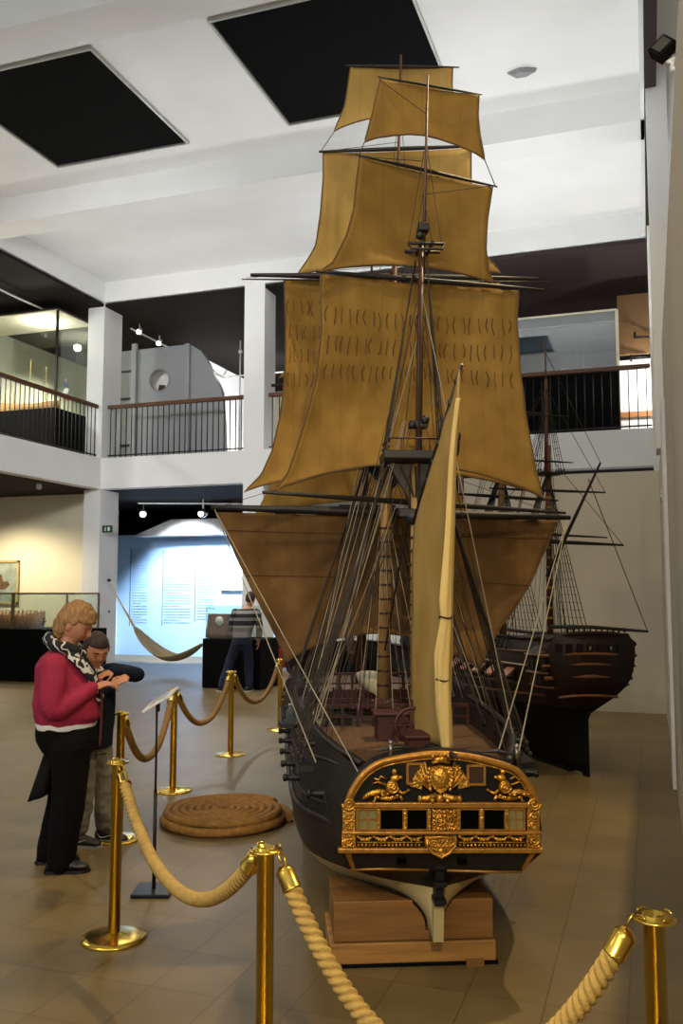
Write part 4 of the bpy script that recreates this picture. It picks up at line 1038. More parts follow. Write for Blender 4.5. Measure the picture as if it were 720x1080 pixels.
# belayed falls: dense fans of cordage from the rails and pin rails up to the masts
rr_ = random.Random(5)
for i in range(64):
    sgn = -1 if i % 3 else 1; y = .45+2.9*rr_.random(); x = sgn*(half(y, .9)-.02-.05*rr_.random())
    m_ = YM if y < 1.3 else YN; hx = S(438, 500, YM) if y < 1.3 else S(407, 500, YN)
    hd = hx+Vector((sgn*rr_.uniform(.02, .16), rr_.uniform(-.1, .1), rr_.uniform(-.5, .4)))
    line((x, y, rail_z(y)-.04), hd, rr_.choice((.0018, .0024, .003)), ropel if rr_.random() < .22 else ropem, rr_.uniform(0, .05))
for i in range(16):
    x = rr_.uniform(-.3, .3); y = rr_.choice((1.72, 2.55, 3.3)); line((x, y, .95), (x*.4, y+.05+.2*rr_.random(), rr_.uniform(1.7, 2.1)), .0022, ropel if i % 4 == 0 else ropem)
mb = MB()
for y0, y1 in ((1.75, 3.3),):
    for k in range(14): mb.box((-.36+.055*k, 2.55, .93+.012*(k % 3)), (.012, .012, .1))
    mb.box((0, 2.55, .9), (.84, .03, .03))
mb.build('belaying_pins', redm_, ship)
# coils of rope hanging inside the rail
for i in range(9):
    y = .75+.3*i; x = -(half(y, .9)-.06)
    for k in range(3): MB().tube([(x+.012*k, y+.03*math.sin(2*PI*q/10)*1.0, rail_z(y)-.06+.05*math.cos(2*PI*q/10)) for q in range(11)], .006, 5).build('rope_coil', ropel, ship)

# ---------------- timber cradle
cr_t = thing('timber_block', 'stacked oak block cradling the stern of the great ship', 'timber block', SF.o, SF.h)
oak_lit = M('oak timber', '9c7038', .55, var=.28, scale=5, bump=.15, bscale=30, stretch=(.5, 4, 6)); oak_unlit = M('unlit oak timber', '7e5628', .55, var=.25, scale=5, bump=.15, bscale=30, stretch=(.5, 4, 6))  # one oak in two tones: light on the lower timber is put into its colour
xL, xR = SF.loc(at(347, 1020, z=0)).x, SF.loc(at(525, 1020, z=0)).x; yB = SF.loc(at(436, 1020, z=0)).y
bevel(MB().box2((xL, yB, .018), (xR, yB+.42, .108)).build('lower_timber', oak_lit, cr_t), .006)
ub = MB(); xc_ = 0.0
def notch(y):
    j = min(range(NY), key=lambda j: abs(long[0][j].y-y)); r_ = [(hullp(i, j).x+.008, hullp(i, j).z-.006) for i in range(NB)]
    r_ = [q for q in r_ if q[1] < .288]; return [Vector((x, z, 0)) for x, z in r_]
def cradle_prof(y):
    n_ = resample(notch(y), 8); n_ = [(min(q.x, -xL-.03), q.y) for q in n_]; r_ = [(min(x, xR-.02), z) for x, z in n_]
    return [(xL+.02, .112), (xR-.01, .112), (xR-.01, .29), (r_[-1][0], .29)]+r_[::-1]+[(-x, z) for x, z in n_]+[(-n_[-1][0], .29), (xL+.02, .29)]
pa, pb = cradle_prof(.2), cradle_prof(.62); prof = list(range(len(pa)))
ub.prism(prof, lambda q: (pa[q][0], yB+.01, pa[q][1]), lambda q: (pb[q][0], yB+.40, pb[q][1])); bevel(ub.build('upper_timber', oak_unlit, cr_t), .006)
MB().box2((xR-.14, yB-.015, 0), (xR-.06, yB+.1, .03)).build('wedge', oak_unlit, cr_t); MB().box2((xL, yB+.005, 0), (xR+.01, yB+.4, .016)).build('base_board', black, cr_t)
# ================================================================== dark ship model by the right-hand wall
o2 = at(622, 820, z=.0)
DF = Frame((o2.x, o2.y, 0), math.radians(37.2)); S2 = DF.S
dark = thing('ship_model', 'dark brown sailing ship model with bare masts and no sails by the wall', 'ship model', DF.o, DF.h)
d1 = M('dark walnut hull', '21140c', .55, spec=.3, var=.35, scale=7, stretch=(6, .6, 8)); d2 = M('black underwater hull', '090807', .7, spec=.2, var=.2, scale=4); d3 = M('brown wale', '6b4524', .5, var=.3, scale=9); d4 = M('orange brown port lid', '96562a', .5, var=.25, scale=14)
thin_ = M('dark line', '1a1714', .8)
ST2 = [
 (.04, [(.014, .03), (.014, .3), (.016, .52), (.10, .60), (.24, .70), (.33, .80), (.39, .92), (.42, 1.05), (.425, 1.18), (.36, 1.30)]),
 (.45, [(.014, .03), (.04, .2), (.12, .40), (.26, .58), (.37, .71), (.43, .83), (.45, .94), (.45, 1.04), (.43, 1.15), (.385, 1.27)]),
 (1.1, [(.014, .03), (.12, .09), (.27, .24), (.38, .43), (.44, .60), (.475, .74), (.48, .85), (.47, .95), (.45, 1.06), (.42, 1.18)]),
 (1.9, [(.014, .03), (.18, .07), (.33, .20), (.43, .40), (.47, .58), (.49, .72), (.49, .83), (.475, .93), (.455, 1.03), (.44, 1.13)]),
 (2.6, [(.014, .03), (.10, .09), (.22, .25), (.33, .44), (.40, .60), (.43, .74), (.44, .85), (.44, .95), (.44, 1.06), (.45, 1.17)]),
 (3.1, [(.014, .03), (.03, .14), (.07, .30), (.13, .46), (.19, .60), (.24, .73), (.27, .85), (.30, .96), (.33, 1.08), (.37, 1.22)]),
 (3.4, [(.010, .25), (.010, .33), (.011, .42), (.012, .52), (.014, .62), (.018, .73), (.022, .85), (.03, .97), (.04, 1.1), (.05, 1.24)]),
]
WL2 = .62
ST2 = [(y, [(x*(1.0 if x < .02 else 1.05), z) for x, z in q]) for y, q in ST2]
def sec2(pts):
    pl = cr([(x, 0, z) for x, z in pts], 5); lo, hi = split_z(pl, WL2); return resample(lo, 8)+resample(hi, 12)[1:]
c2_ = [[Vector((p.x, y, p.z)) for p in sec2(pts)] for y, pts in ST2]
lg2 = [cr([c[i] for c in c2_], 6) for i in range(19)]; NY2 = len(lg2[0])
def hp2(i, j):
    p = lg2[i][j].copy()
    if j < 5: p.y -= (1-j/5)*max(0, min(.14, (p.z-.58)*.5))
    return p
def half2(y, z):
    j = min(range(NY2), key=lambda j: abs(lg2[9][j].y-y)); return min((lg2[i][j] for i in range(19)), key=lambda q: abs(q.z-z)).x
for nm, m_, r0, r1 in (('hull_bottom', d2, 0, 7), ('hull', d1, 7, 18)):
    mb = MB()
    for sgn in (-1, 1):
        g = [[mb.v((sgn*hp2(i, j).x, hp2(i, j).y, hp2(i, j).z)) for j in range(NY2)] for i in range(r0, r1+1)]
        for a, b in zip(g, g[1:]):
            for k in range(NY2-1): mb.f([a[k], a[k+1], b[k+1], b[k]], True)
    for j in (0, NY2-1):
        rw = [(mb.v((-hp2(i, j).x, hp2(i, j).y, hp2(i, j).z)), mb.v((hp2(i, j).x, hp2(i, j).y, hp2(i, j).z))) for i in range(r0, r1+1)]
        for a, b in zip(rw, rw[1:]): mb.f([a[0], a[1], b[1], b[0]], True)
    if r0 == 0:
        kl = [(mb.v((-hp2(0, j).x, hp2(0, j).y, .03 if j < NY2-8 else hp2(0, j).z)), mb.v((hp2(0, j).x, hp2(0, j).y, .03 if j < NY2-8 else hp2(0, j).z))) for j in range(NY2)]
        for a, b in zip(kl, kl[1:]): mb.f([a[0], a[1], b[1], b[0]])
    bmesh.ops.remove_doubles(mb.bm, verts=mb.bm.verts[:], dist=1e-5)
    ob = mb.build(nm, m_, dark)
    if nm == 'hull': hull2 = ob
MB().box2((-.013, .02, .0), (.013, .1, .58)).build('stern_post', d2, dark)
MB().box2((-.03, .3, .0), (.03, 2.7, .035)).build('keel', d2, dark)
mb = MB(); mb.grid(lambda a, b: ((2*b-1)*(half2(.05+3.2*a, 1.08)-.01), .05+3.2*a, 1.06+.05*abs(2*a-1)), 20, 4); mb.build('deck', d3, dark)
for z0, r, m_ in ((.70, .014, d3), (.80, .012, d3), (.97, .012, d3), (1.10, .010, d3), (1.22, .010, d1)):
    for sgn in (-1, 1):
        MB().tube([(sgn*(half2(y, z0)+.003), y-.02, z0+.04*(1-y/1.9)**2) for y in [.0+.1*i for i in range(32)]], r, 6).build('wale', m_, hull2)
# stern: ledges, window row, carved edge
def T2(u, v, d=0.0): p = S2(u, v, -.08); return Vector((p.x, -.08-.05*max(0, p.z-.9)-d, p.z))
for v, r in ((690, 1.8), (701, 1.6), (714, 2.2), (734, 1.5)):
    hw_ = {690: 50, 701: 49, 714: 46, 734: 31}[v]
    MB().tube([T2(622-hw_, v+2, -.03), T2(622-hw_*.5, v, .0), T2(622, v-.6, .012), T2(622+hw_*.5, v, .0), T2(622+hw_, v+1.5, -.03)], r*.0086, 6).build('stern_ledge', d3, hull2)
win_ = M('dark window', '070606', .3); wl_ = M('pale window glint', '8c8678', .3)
for row, v0, v1, us in (('a', 679, 688, (584, 595, 606, 617, 628, 639, 650)), ('b', 704, 711, (592, 604, 616, 628, 640, 652))):
    for u in us:
        mb = MB(); mb.prism([(u, v0), (u+7, v0), (u+7, v1), (u, v1)], lambda q: T2(q[0], q[1], -.01), lambda q: T2(q[0], q[1], .016)); w_ = mb.build('stern_window', win_, hull2)
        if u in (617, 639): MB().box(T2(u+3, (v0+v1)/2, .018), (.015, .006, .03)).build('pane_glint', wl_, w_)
# taffrail with little posts
pts_ = [T2(577, 676, -.05), T2(590, 670.5, -.02), T2(606, 668, 0), T2(624, 667.5, 0), T2(642, 668, 0), T2(658, 671, -.02), T2(672, 680, -.05)]
MB().tube(cr(pts_, 4), .02, 6).build('taffrail', d1, hull2)
for u in range(597, 660, 6):
    a_ = T2(u, 667, 0); MB().rod(a_, a_+Vector((0, 0, .045)), .010, .007, 6).build('taffrail_post', d1, hull2)
MB().tube(cr([T2(596, 663.5, 0), T2(624, 662, 0), T2(658, 664, 0)], 4), .008, 6).build('taffrail_bar', d1, hull2)
for sgn in (-1, 1):    # quarter galleries, stepped consoles
    mb = MB()
    mb.loft([[Vector((sgn*(half2(.12, z)-.03), .12-ly, z)), Vector((sgn*(half2(.12, z)+out*.8), .12-ly*.7, z)), Vector((sgn*(half2(.12, z)+out), .12, z)), Vector((sgn*(half2(.12, z)+out*.8), .12+ly*.7, z)), Vector((sgn*(half2(.12, z)-.03), .12+ly, z))] for z, out, ly in ((.68, .005, .05), (.76, .04, .13), (.80, .055, .15), (.81, .07, .17), (.83, .07, .17), (.84, .055, .15), (.93, .055, .15), (.94, .07, .17), (.96, .07, .17), (.97, .055, .15), (1.08, .05, .14), (1.10, .06, .16), (1.12, .06, .16), (1.2, .01, .05))])
    for f_ in mb.bm.faces: f_.smooth = False
    qg = mb.build('quarter_gallery', d1, hull2)
    for z in (.885, 1.02):
        for dy in (-.07, .0, .07): MB().box((sgn*(half2(.12, z)+.052), .12+dy, z), (.012, .045, .07)).build('side_window', win_, qg)
    for z in (.82, .95, 1.11): MB().tube([(sgn*(half2(.12, z)+.0), -.04, z), (sgn*(half2(.12, z)+.058), .0, z), (sgn*(half2(.12, z)+.072), .12, z), (sgn*(half2(.12, z)+.058), .24, z), (sgn*(half2(.12, z)+.0), .28, z)], .010, 6).build('gallery_ledge', d3, qg)
    for k in range(9):
        y = .55+.27*k; z = .87; x = sgn*(half2(y, z)+.004)
        o = MB().box((0, 0, 0), (.012, .12, .10)).build('gun_port', win_, hull2); o.location = (x, y, z)
        l_ = MB(); l_.prism([(-.07, 0), (.07, 0), (.07, .015), (-.07, .015)], lambda q: (0, q[0], q[1]+.03), lambda q: (sgn*.10, q[0], q[1]-.05)); l_ = l_.build('port_lid', d4, hull2); l_.location = (x, y, z+.05)
        MB().rod((x-sgn*.03, y, z-.01), (x+sgn*.07, y, z-.01), .016, .013, 10).build('cannon', iron, hull2)
    MB().tube([(sgn*(half2(y, 1.0)+.02), y, 1.0) for y in [.3+.15*i for i in range(13)]], .008, 5).build('hanging_rope', M('white line', 'aaa79c', .7), dark)
    MB().tube([(sgn*(half2(y, 1.2)-.01), y, 1.22+.02*abs(y-1.8)) for y in [.1+.15*i for i in range(21)]], .022, 6).build('rail_cap', d1, hull2)
# masts
Y1, Y2, Y3 = .70, 1.65, 2.6
def rod2(a_, b_, y, r0, r1, nm, m_): return MB().rod(S2(*a_, y), S2(*b_, y), r0, r1, 10).build(nm, m_, dark)
m1_ = M('reddish dark mast', '4e2c18', .5, var=.3, scale=16)
a_ = rod2((580, 672), (577.5, 470), Y1, .034, .028, 'mizzen_mast', m1_)
for k in range(14):
    c_ = S2(580, 668, Y1).lerp(S2(578, 520, Y1), (k+.5)/14); MB().rod(c_-Vector((0, 0, .012)), c_+Vector((0, 0, .012)), .037, n=10).build('mast_band', M('pale mast band', '8c6a3c', .5), a_)
rod2((576, 500), (575.5, 400), Y1, .022, .016, 'topmast', m1_); rod2((575.5, 410), (574.5, 362), Y1, .010, .006, 'topgallant_mast', m1_)
rod2((530, 672), (528, 480), Y2, .045, .036, 'main_mast', M('ochre mast', '7a5a30', .5, var=.2)); rod2((528, 500), (526, 390), Y2, .026, .018, 'topmast', m1_)
h0 = Vector((0, Y3, 1.1)); MB().rod(h0, h0+Vector((0, 0, 2.0)), .04, .03, 10).build('fore_mast', m1_, dark); MB().rod(h0+Vector((0, 0, 1.8)), h0+Vector((0, 0, 3.2)), .022, .014, 10).build('topmast', m1_, dark)
def bar2(u0, v0, u1, v1, y, r, nm='yard'):
    A_, B_ = S2(u0, v0, y), S2(u1, v1, y); return MB().tube([A_, A_.lerp(B_, .3), A_.lerp(B_, .5), A_.lerp(B_, .7), B_], [r*.5, r*.9, r, r*.9, r*.5], 8).build(nm, thin_, dark)
bar2(549, 485, 604, 488, Y1-.03, .011); bar2(516, 515, 638, 519.5, Y1-.03, .015); bar2(497, 567, 657, 575, Y1-.03, .022); bar2(505, 560, 640, 567, Y1, .014); bar2(548, 352+85, 600, 439, Y1-.03, .006)
bar2(470, 520, 588, 528, Y2, .02); bar2(480, 430, 574, 436, Y2, .014)
MB().tube([S2(577, 608, Y1-.05), S2(604, 550, .35), S2(633, 488, -.0)], [.022, .017, .010], 8).build('gaff', thin_, dark)
MB().tube([S2(579, 661, Y1-.05), S2(625, 661.5, .2), S2(683, 666, -.35)], [.018, .018, .012], 8).build('boom', thin_, dark)
for c_, w_ in ((S2(576, 500, Y1), .22), (S2(528, 492, Y2), .3)):
    bevel(MB().box(c_, (w_, .2, .03)).build('top_platform', d1, dark), .008)
# rigging
def l2(a_, b_, r=.0035, nm='rope'): return MB().tube([a_, b_], r, 4).build(nm, thin_, dark)
l2(S2(682, 664, -.35), S2(620, 505, -.0), .004); l2(S2(633, 488, 0), S2(575, 372, Y1)); l2(S2(657, 575, Y1), S2(578, 480, Y1)); l2(S2(638, 519, Y1), S2(576, 410, Y1)); l2(S2(497, 567, Y1), S2(576, 480, Y1)); l2(S2(516, 515, Y1), S2(575, 410, Y1)); l2(S2(577, 480, Y1), S2(530, 665, Y2), .005, 'stay'); l2(S2(575, 400, Y1), S2(528, 500, Y2), .004, 'stay')
for sgn in (-1, 1):
    for y0, hd, n in ((Y1-.05, S2(577, 500, Y1), 7), (Y2-.1, S2(528, 496, Y2), 9), (Y3-.2, h0+Vector((0, 0, 1.7)), 8)):
        feet = [Vector((sgn*(half2(y0+.09*i, 1.1)+.03), y0+.09*i, 1.12)) for i in range(n)]
        net(feet, hd, 20, .0045, .002).build('shrouds', thin_, dark)
    for k in range(4):
        l2(Vector((sgn*(half2(Y1+.4+.06*k, 1.1)), Y1+.4+.06*k, 1.14)), S2(576, 410+12*k, Y1), .003, 'backstay'); l2(Vector((sgn*(half2(Y2+.5+.06*k, 1.1)), Y2+.5+.06*k, 1.12)), S2(527, 420+14*k, Y2), .003, 'backstay')
    net([S2(577+sgn*13, 502, Y1)+Vector((0, .05*i-.1, 0)) for i in range(4)], S2(575.7, 410, Y1), 12, .0035, .002).build('topmast_shrouds', thin_, dark)
for i in range(7): l2(S2(560+6*i, 662, Y1-.1), S2(574+.8*i, 515+7*i, Y1-.03), .0028)
mb = MB(); mb.tube([(0, 3.3, 1.15), (0, 4.05, 1.5)], [.035, .015], 8); mb.build('bowsprit', m1_, dark)

# ================================================================== barrier posts and ropes
HP = .846
def stanchion(x, y, label, hooks):
    t = thing('stanchion', label, 'barrier post', (x, y, 0), group='brass barrier posts')
    MB().lathe([(.158, .0), (.16, .004), (.158, .010), (.12, .016), (.05, .024), (.036, .034), (.0, .034)], n=40).build('base', brass, t)
    MB().lathe([(.0285, .03), (.0285, HP-.01), (.033, HP-.008), (.033, HP)], n=28).build('pole', brass, t)
    MB().lathe([(.03, HP-.006), (.053, HP-.006), (.056, HP-.002), (.053, HP+.002), (.034, HP+.002), (.034, HP+.010), (.026, HP+.010), (.024, HP+.004), (.0, HP+.003)], n=32).build('top_ring', brass, t)
    for k in range(4):
        a = PI/4+PI*k/2; MB().tube([(.046*math.cos(a)-.014*math.sin(a)*math.cos(s), .046*math.sin(a)+.014*math.cos(a)*math.cos(s), HP+.006+.006*math.sin(s)) for s in [PI*q/8 for q in range(9)]], .0035, 6).build('hook_eye', brass, t)
    return Vector((x, y, 0))
PA = stanchion(-2.525, 3.915, 'brass stanchion standing before the woman, with the sign stand beside it', 0)
PB = stanchion(-3.484, 5.432, 'brass stanchion next to the boy, mostly hidden by another post', 0)
PC_ = stanchion(-3.876, 6.855, 'brass stanchion beside the thick rope coil on the floor', 0)
PD = stanchion(-4.147, 8.516, 'brass stanchion in front of the boy in the striped sweater', 0)
PE = stanchion(-4.30, 10.183, 'brass stanchion close to the bow of the great ship', 0)
PF = stanchion(-1.222, 2.78, 'brass stanchion with ropes on both sides at the bottom edge', 0)
PG = stanchion(-.013, 2.547, 'brass stanchion by the wall in the bottom corner, holding the end of the thick rope', 0)
ropem1 = M('manila barrier rope', 'b3924c', .75, var=.15, scale=30, bump=.4, bscale=120, stretch=(1, 1, 1)); ropem2 = M('brown barrier rope', '94703a', .75, var=.15, scale=30, bump=.4, bscale=120)
def barrier(a, b, sag, label, m_, lay=.075, r=.0265):
    d = (b-a); d.z = 0; d.normalize()
    A_ = a+d*.062+Vector((0, 0, HP-.03)); B_ = b-d*.062+Vector((0, 0, HP-.03))
    t = thing('barrier_rope', label, 'barrier rope', (0, 0, 0), group='barrier ropes')
    n = 140; L_ = (B_-A_).length; k = 1.25
    def pt(f):
        x = (2*f-1); return A_.lerp(B_, f)-Vector((0, 0, sag*(1-abs(x)**2.15)))
    pts = [pt(i/n) for i in range(n+1)]
    sp_ = [(q-p).length for p, q in zip(pts, pts[1:])]; tot = sum(sp_); acc = 0; i0 = i1 = None
    pts = resample(pts, n+1); c0 = max(2, int(round(.085/tot*n)))
    mb = MB(); rope_mesh(mb, resample(pts[c0-1:n-c0+2], max(60, int(tot/.005))), r, lay); mb.build('rope', m_, t)
    for seq in (pts[:c0+1], pts[::-1][:c0+1]):
        q0, q1 = seq[1], seq[c0]; ax = (q1-q0).to_track_quat('Z', 'Y').to_matrix(); ln = (q1-q0).length
        MB().lathe([(0, 0), (.014, .002), (.03, .018), (.0305, ln-.006), (.033, ln-.005), (.033, ln), (.0, ln)], q0, 20, ax).build('end_cap', brass, t)
        top_ = seq[0]+Vector((0, 0, .032)); ctr = (top_+q0)/2; rr = max(.014, (top_-q0).length/2)
        MB().tube([ctr+ax @ Vector((rr*.6*math.sin(s), 0, rr*math.cos(s))) for s in [2*PI*q/16 for q in range(15)]], .0042, 6).build('snap_hook', brass, t)
    return t
barrier(PA, PF, .335, 'pale rope sagging from the tall front post past the sign stand', ropem1)
barrier(PF, PG, .50, 'thick pale twisted rope hanging across the bottom edge in front of the ship', ropem1, .085, .029)
barrier(PB, PC_, .40, 'rope hanging between the boy and the post by the rope coil', ropem2)
barrier(PC_, PD, .36, 'rope hanging from the post by the rope coil to the post before the striped boy', ropem2)
barrier(PD, PE, .37, 'last rope, hanging from the striped boy post to the post by the ship bow', ropem2)

# coil of heavy rope lying flat on the floor
t = thing('rope_coil', 'large flat spiral coil of thick brown rope lying on the tiled floor', 'rope', (-3.0, 6.08, 0))
cm = M('old brown rope', '94682c', .85, var=.25, scale=25, bump=.4, bscale=140)
def spiral_pts(r0, r1, pitch, z, ph=0.0, squash=1.0, dz=0.0):
    n = int(abs(r1-r0)/pitch*64); return [((r0+(r1-r0)*i/n)*math.cos(2*PI*i/64+ph), (r0+(r1-r0)*i/n)*math.sin(2*PI*i/64+ph)*squash, z+dz*math.sin(2*PI*i/64)+.003*math.sin(i*.37)) for i in range(n+1)]
mb = MB(); q_ = spiral_pts(.475, .25, .062, .034, .3); rope_mesh(mb, resample(q_, 560), .033, .085, 18, depth=.4); mb.build('lower_layer', cm, t)
mb = MB(); q_ = spiral_pts(.44, .02, .056, .082, 1.0); rope_mesh(mb, resample(q_, 950), .0285, .085, 18, depth=.4); mb.build('upper_layer', cm, t)

# information stand
p = at(162, 941, z=0)
t = thing('information_stand', 'slim black stand with a tilted white text plate, beside the front barrier post', 'information stand', (p.x, p.y, 0), PSI)
bevel(MB().box((0, 0, .011), (.215, .22, .022)).build('base', M('black steel', '17181c', .35, metal=.4), t), .004)
zt = at(162, 741, D=p.dot(fh)).z
MB().rod((0, 0, .02), (0, 0, .55), .0105, n=12).rod((0, 0, .55), (0, 0, zt), .0065, n=12).build('pole', iron, t)
q = Matrix.Rotation(-math.radians(31), 3, 'Y') @ Matrix.Rotation(math.radians(4), 3, 'X')
bevel(MB().box((.02, 0, zt+.018), (.19, .26, .012), q).build('plate', M('white plastic plate', 'cfcfca', .4), t), .002)
MB().box((.006, 0, zt-.02), (.02, .03, .06)).build('clamp', iron, t)
pr = MB()
for i in range(9): pr.box(Vector((.02, 0, zt+.018))+q @ Vector((-.06+.014*i, 0, .0066)), (.004, .2 if i % 4 else .12, .0012), q)
pr.build('print', M('grey print', '77787a', .6), t)
# ================================================================== people
def fuse(mb, name, mat, parent, voxel=.006, smooth=3, wrinkle=0.0, wscale=(9, 9, 5)):
    """join overlapping closed shapes into one continuous skin"""
    me = mb.mesh(name); o = bpy.data.objects.new(name, me); C.objects.link(o)
    r = o.modifiers.new('r', 'REMESH'); r.mode = 'VOXEL'; r.voxel_size = voxel
    if smooth: s = o.modifiers.new('s', 'SMOOTH'); s.iterations = smooth; s.factor = .5
    dg = bpy.context.evaluated_depsgraph_get(); ev = o.evaluated_get(dg)
    m2 = bpy.data.meshes.new_from_object(ev); bpy.data.objects.remove(o); bpy.data.meshes.remove(me)
    m2.name = name; m2.materials.clear(); m2.materials.append(mat)
    if wrinkle:
        ns = [v.normal.copy() for v in m2.vertices]
        for v, n in zip(m2.vertices, ns):
            q = Vector((v.co.x*wscale[0], v.co.y*wscale[1], v.co.z*wscale[2]))
            v.co += n*wrinkle*(noise.noise(q)+.5*noise.noise(q*2.3+Vector((3, 1, 7))))
    m2.polygons.foreach_set('use_smooth', [True]*len(m2.polygons))
    o = bpy.data.objects.new(name, m2); C.objects.link(o); o.parent = parent
    return o
def limb(mb, pts, rs, n=14, k=5):
    pts = [Vector(p) for p in pts]; c = cr(pts, k); rr = [rs[min(i//k, len(rs)-2)]+(rs[min(i//k+1, len(rs)-1)]-rs[min(i//k, len(rs)-2)])*((i % k)/k if i < len(c)-1 else 1) for i in range(len(c))]
    mb.tube(c, rr, n); mb.ball(c[0], rr[0]*.99, n, 8); mb.ball(c[-1], rr[-1]*.99, n, 8); return mb
def trunk(mb, rings, n=24):
    """rings: (z, y centre, half width, half depth[, x centre])"""
    out = []
    R = []
    for a, b in zip(rings, rings[1:]):
        for t in (0, .25, .5, .75): R.append([a[i]+(b[i]-a[i])*(t*t*(3-2*t) if False else t) for i in range(4)]+[(a[4] if len(a) > 4 else 0)+((b[4] if len(b) > 4 else 0)-(a[4] if len(a) > 4 else 0))*t])
    l = rings[-1]; R.append(list(l[:4])+[l[4] if len(l) > 4 else 0])
    for z, yc, rx, ry, xc in R:
        ring = []
        for k in range(n):
            a = 2*PI*k/n; c, s = math.cos(a), math.sin(a); e = .85
            ring.append(Vector((xc+rx*math.copysign(abs(c)**e, c), yc+ry*math.copysign(abs(s)**e, s), z)))
        out.append(ring)
    mb.loft(out); return mb
def headfn(s=1.0, child=False, female=False):
    def fn(p):
        x, y, z = p.x, p.y, p.z; g = lambda a, b, c, d: math.exp(-((a/b)**2+(c/d)**2))
        X, Y, Z = .077*x, .096*y, .118*z
        if z < 0:
            t = -z; X *= 1-.30*t*t; Y = Y*(1-.10*t) if y > 0 else Y*(1-.42*t)
        if y > 0:
            Y += .024*g(x, .15, z+.14, .16)*(.8 if child else 1)+.010*g(x, .10, z-.05, .2)
            for q in (-1, 1):
                Y -= .012*g(x-q*.40, .2, z-.06, .13); Y += .006*g(x-q*.55, .2, z+.2, .2)
            Y += .006*g(x, .6, z-.27, .1); Y += .007*g(x, .26, z+.43, .05)-.004*g(x, .3, z+.49, .025)+.007*g(x, .24, z+.55, .05)-.005*g(x, .4, z+.65, .06)+.010*g(x, .3, z+.82, .14)
        return Vector((X*s, Y*s, Z*s))
    return fn
def add_head(mb, c, R, s, child=False):
    mb.ball(c, 1, 40, 30, R, headfn(s, child))
    for q in (-1, 1):
        mb.ball(Vector(c)+R @ Vector((q*.078*s, -.008*s, -.006*s)), (.010*s, .02*s, .033*s), 10, 8, R @ Matrix.Rotation(q*.25, 3, 'Z'))
def face_parts(t, c, R, s, lipc, iris='2a1c12', closed=False, brow='3a2818'):
    c = Vector(c); P_ = lambda x, y, z: c+R @ Vector((x*s, y*s, z*s))
    ew = M('eyelid', '9a6248', .5) if closed else M('eye white', 'b8b0a8', .3); ei = M('iris '+iris, iris, .3); sk = None
    for q in (-1, 1):
        e = MB().ball(P_(q*.031, .079, .006), (.0125*s, .009*s, .007*s), 10, 8, R).build('eye', ew, t)
        if closed: MB().tube([P_(q*.018, .084, -.003), P_(q*.031, .0885, -.006), P_(q*.044, .082, -.003)], [.001*s, .002*s, .001*s], 6).build('eyelashes', ei, e)
        else: MB().ball(P_(q*.031, .087, .003), (.0055*s, .004*s, .0055*s), 8, 6, R).build('iris', ei, e)
        MB().tube([P_(q*.016, .094, .026), P_(q*.03, .0945, .031), P_(q*.047, .086, .026)], [.002*s, .004*s, .002*s], 6).build('eyebrow', M('brow '+brow, brow, .8), t)
    MB().tube([P_(-.022, .090, -.050), P_(-.008, .0985, -.0475), P_(.008, .0985, -.0475), P_(.022, .090, -.050)], [.002*s, .0045*s, .0045*s, .002*s], 6).build('lips', M('lips '+lipc, lipc, .5), t)
def hair(t, c, R, s, mat, style):
    c = Vector(c)
    def fn(p):
        x, y, z = p.x, p.y, p.z; face = False
        if style == 'bob':
            m = 1.19+.07*max(0, -y)+.09*max(0, z)
            face = (y > .16+.5*max(0, z-.05) and z < .46-.2*abs(x)) or (abs(x) > .6 and -.2 < y < .3 and -.45 < z < .02)
            low = -.93 if y < -.25 else -.3
        else:
            m = 1.10+.05*max(0, z); face = (y > .28 and z < .50) or (abs(y) <= .28 and z < -.15) or (y > -.1 and z < -.02); low = -.45
        if z < low: face = True
        k = .86 if face else m
        n_ = noise.noise(Vector((x*4, y*4, z*2+5)))*(.10 if style == 'bob' else .045)+noise.noise(Vector((x*11, y*11, z*4)))*(.06 if style == 'bob' else .03)
        if face: n_ = 0
        q = Vector((x*.077, y*.096, z*.118))
        if z < 0 and not face: q = Vector((x*.077*(1-.05*z*z), y*.096, z*.118))
        return q*(k+n_)*s
    mb = MB(); mb.ball(c, 1, 64, 48, R, fn); return mb.build('hair', mat, t)
def hand(mb, wrist, fw_, up_, L_=.17, curl=.5, side=1, spread=.12, thumb=.6):
    """palm, four fingers of unequal length bent at the knuckles, thumb off the side"""
    w = Vector(wrist); f = Vector(fw_).normalized(); u = Vector(up_); u = (u-f*u.dot(f)).normalized(); s = f.cross(u)*side
    pl = L_*.5; wd = L_*.42
    B = Matrix((s, f, u)).transposed()
    mb.ball(w+f*pl*.5, (wd*.52, pl*.62, L_*.10), 16, 10, B)
    for i, (o, ln) in enumerate(((-.36, .42), (-.12, .49), (.12, .46), (.36, .36))):
        p = w+f*pl*.88+s*(o*wd); d = (f+s*o*spread*2).normalized(); pts = [p-f*pl*.25, p]; a = 0
        for sg in (.45, .32, .25):
            a += curl*(.55 if sg == .45 else .75); dd = d*math.cos(a)-u*math.sin(a); p = p+dd*ln*L_*sg; pts.append(p)
        limb(mb, pts, [.052*L_*1.0, .052*L_, .048*L_, .044*L_, .036*L_], 8, 3)
    p = w+f*pl*.22-s*wd*.38; d = (f*.75-s*.75-u*.3).normalized(); p1 = p+d*L_*.2; p2 = p1+(f*.9-s*.15-u*thumb).normalized()*L_*.19; p3 = p2+(f*.8+s*.2-u*thumb).normalized()*L_*.13
    limb(mb, [p, p1, p2, p3], [.07*L_, .062*L_, .052*L_, .04*L_], 8, 3)
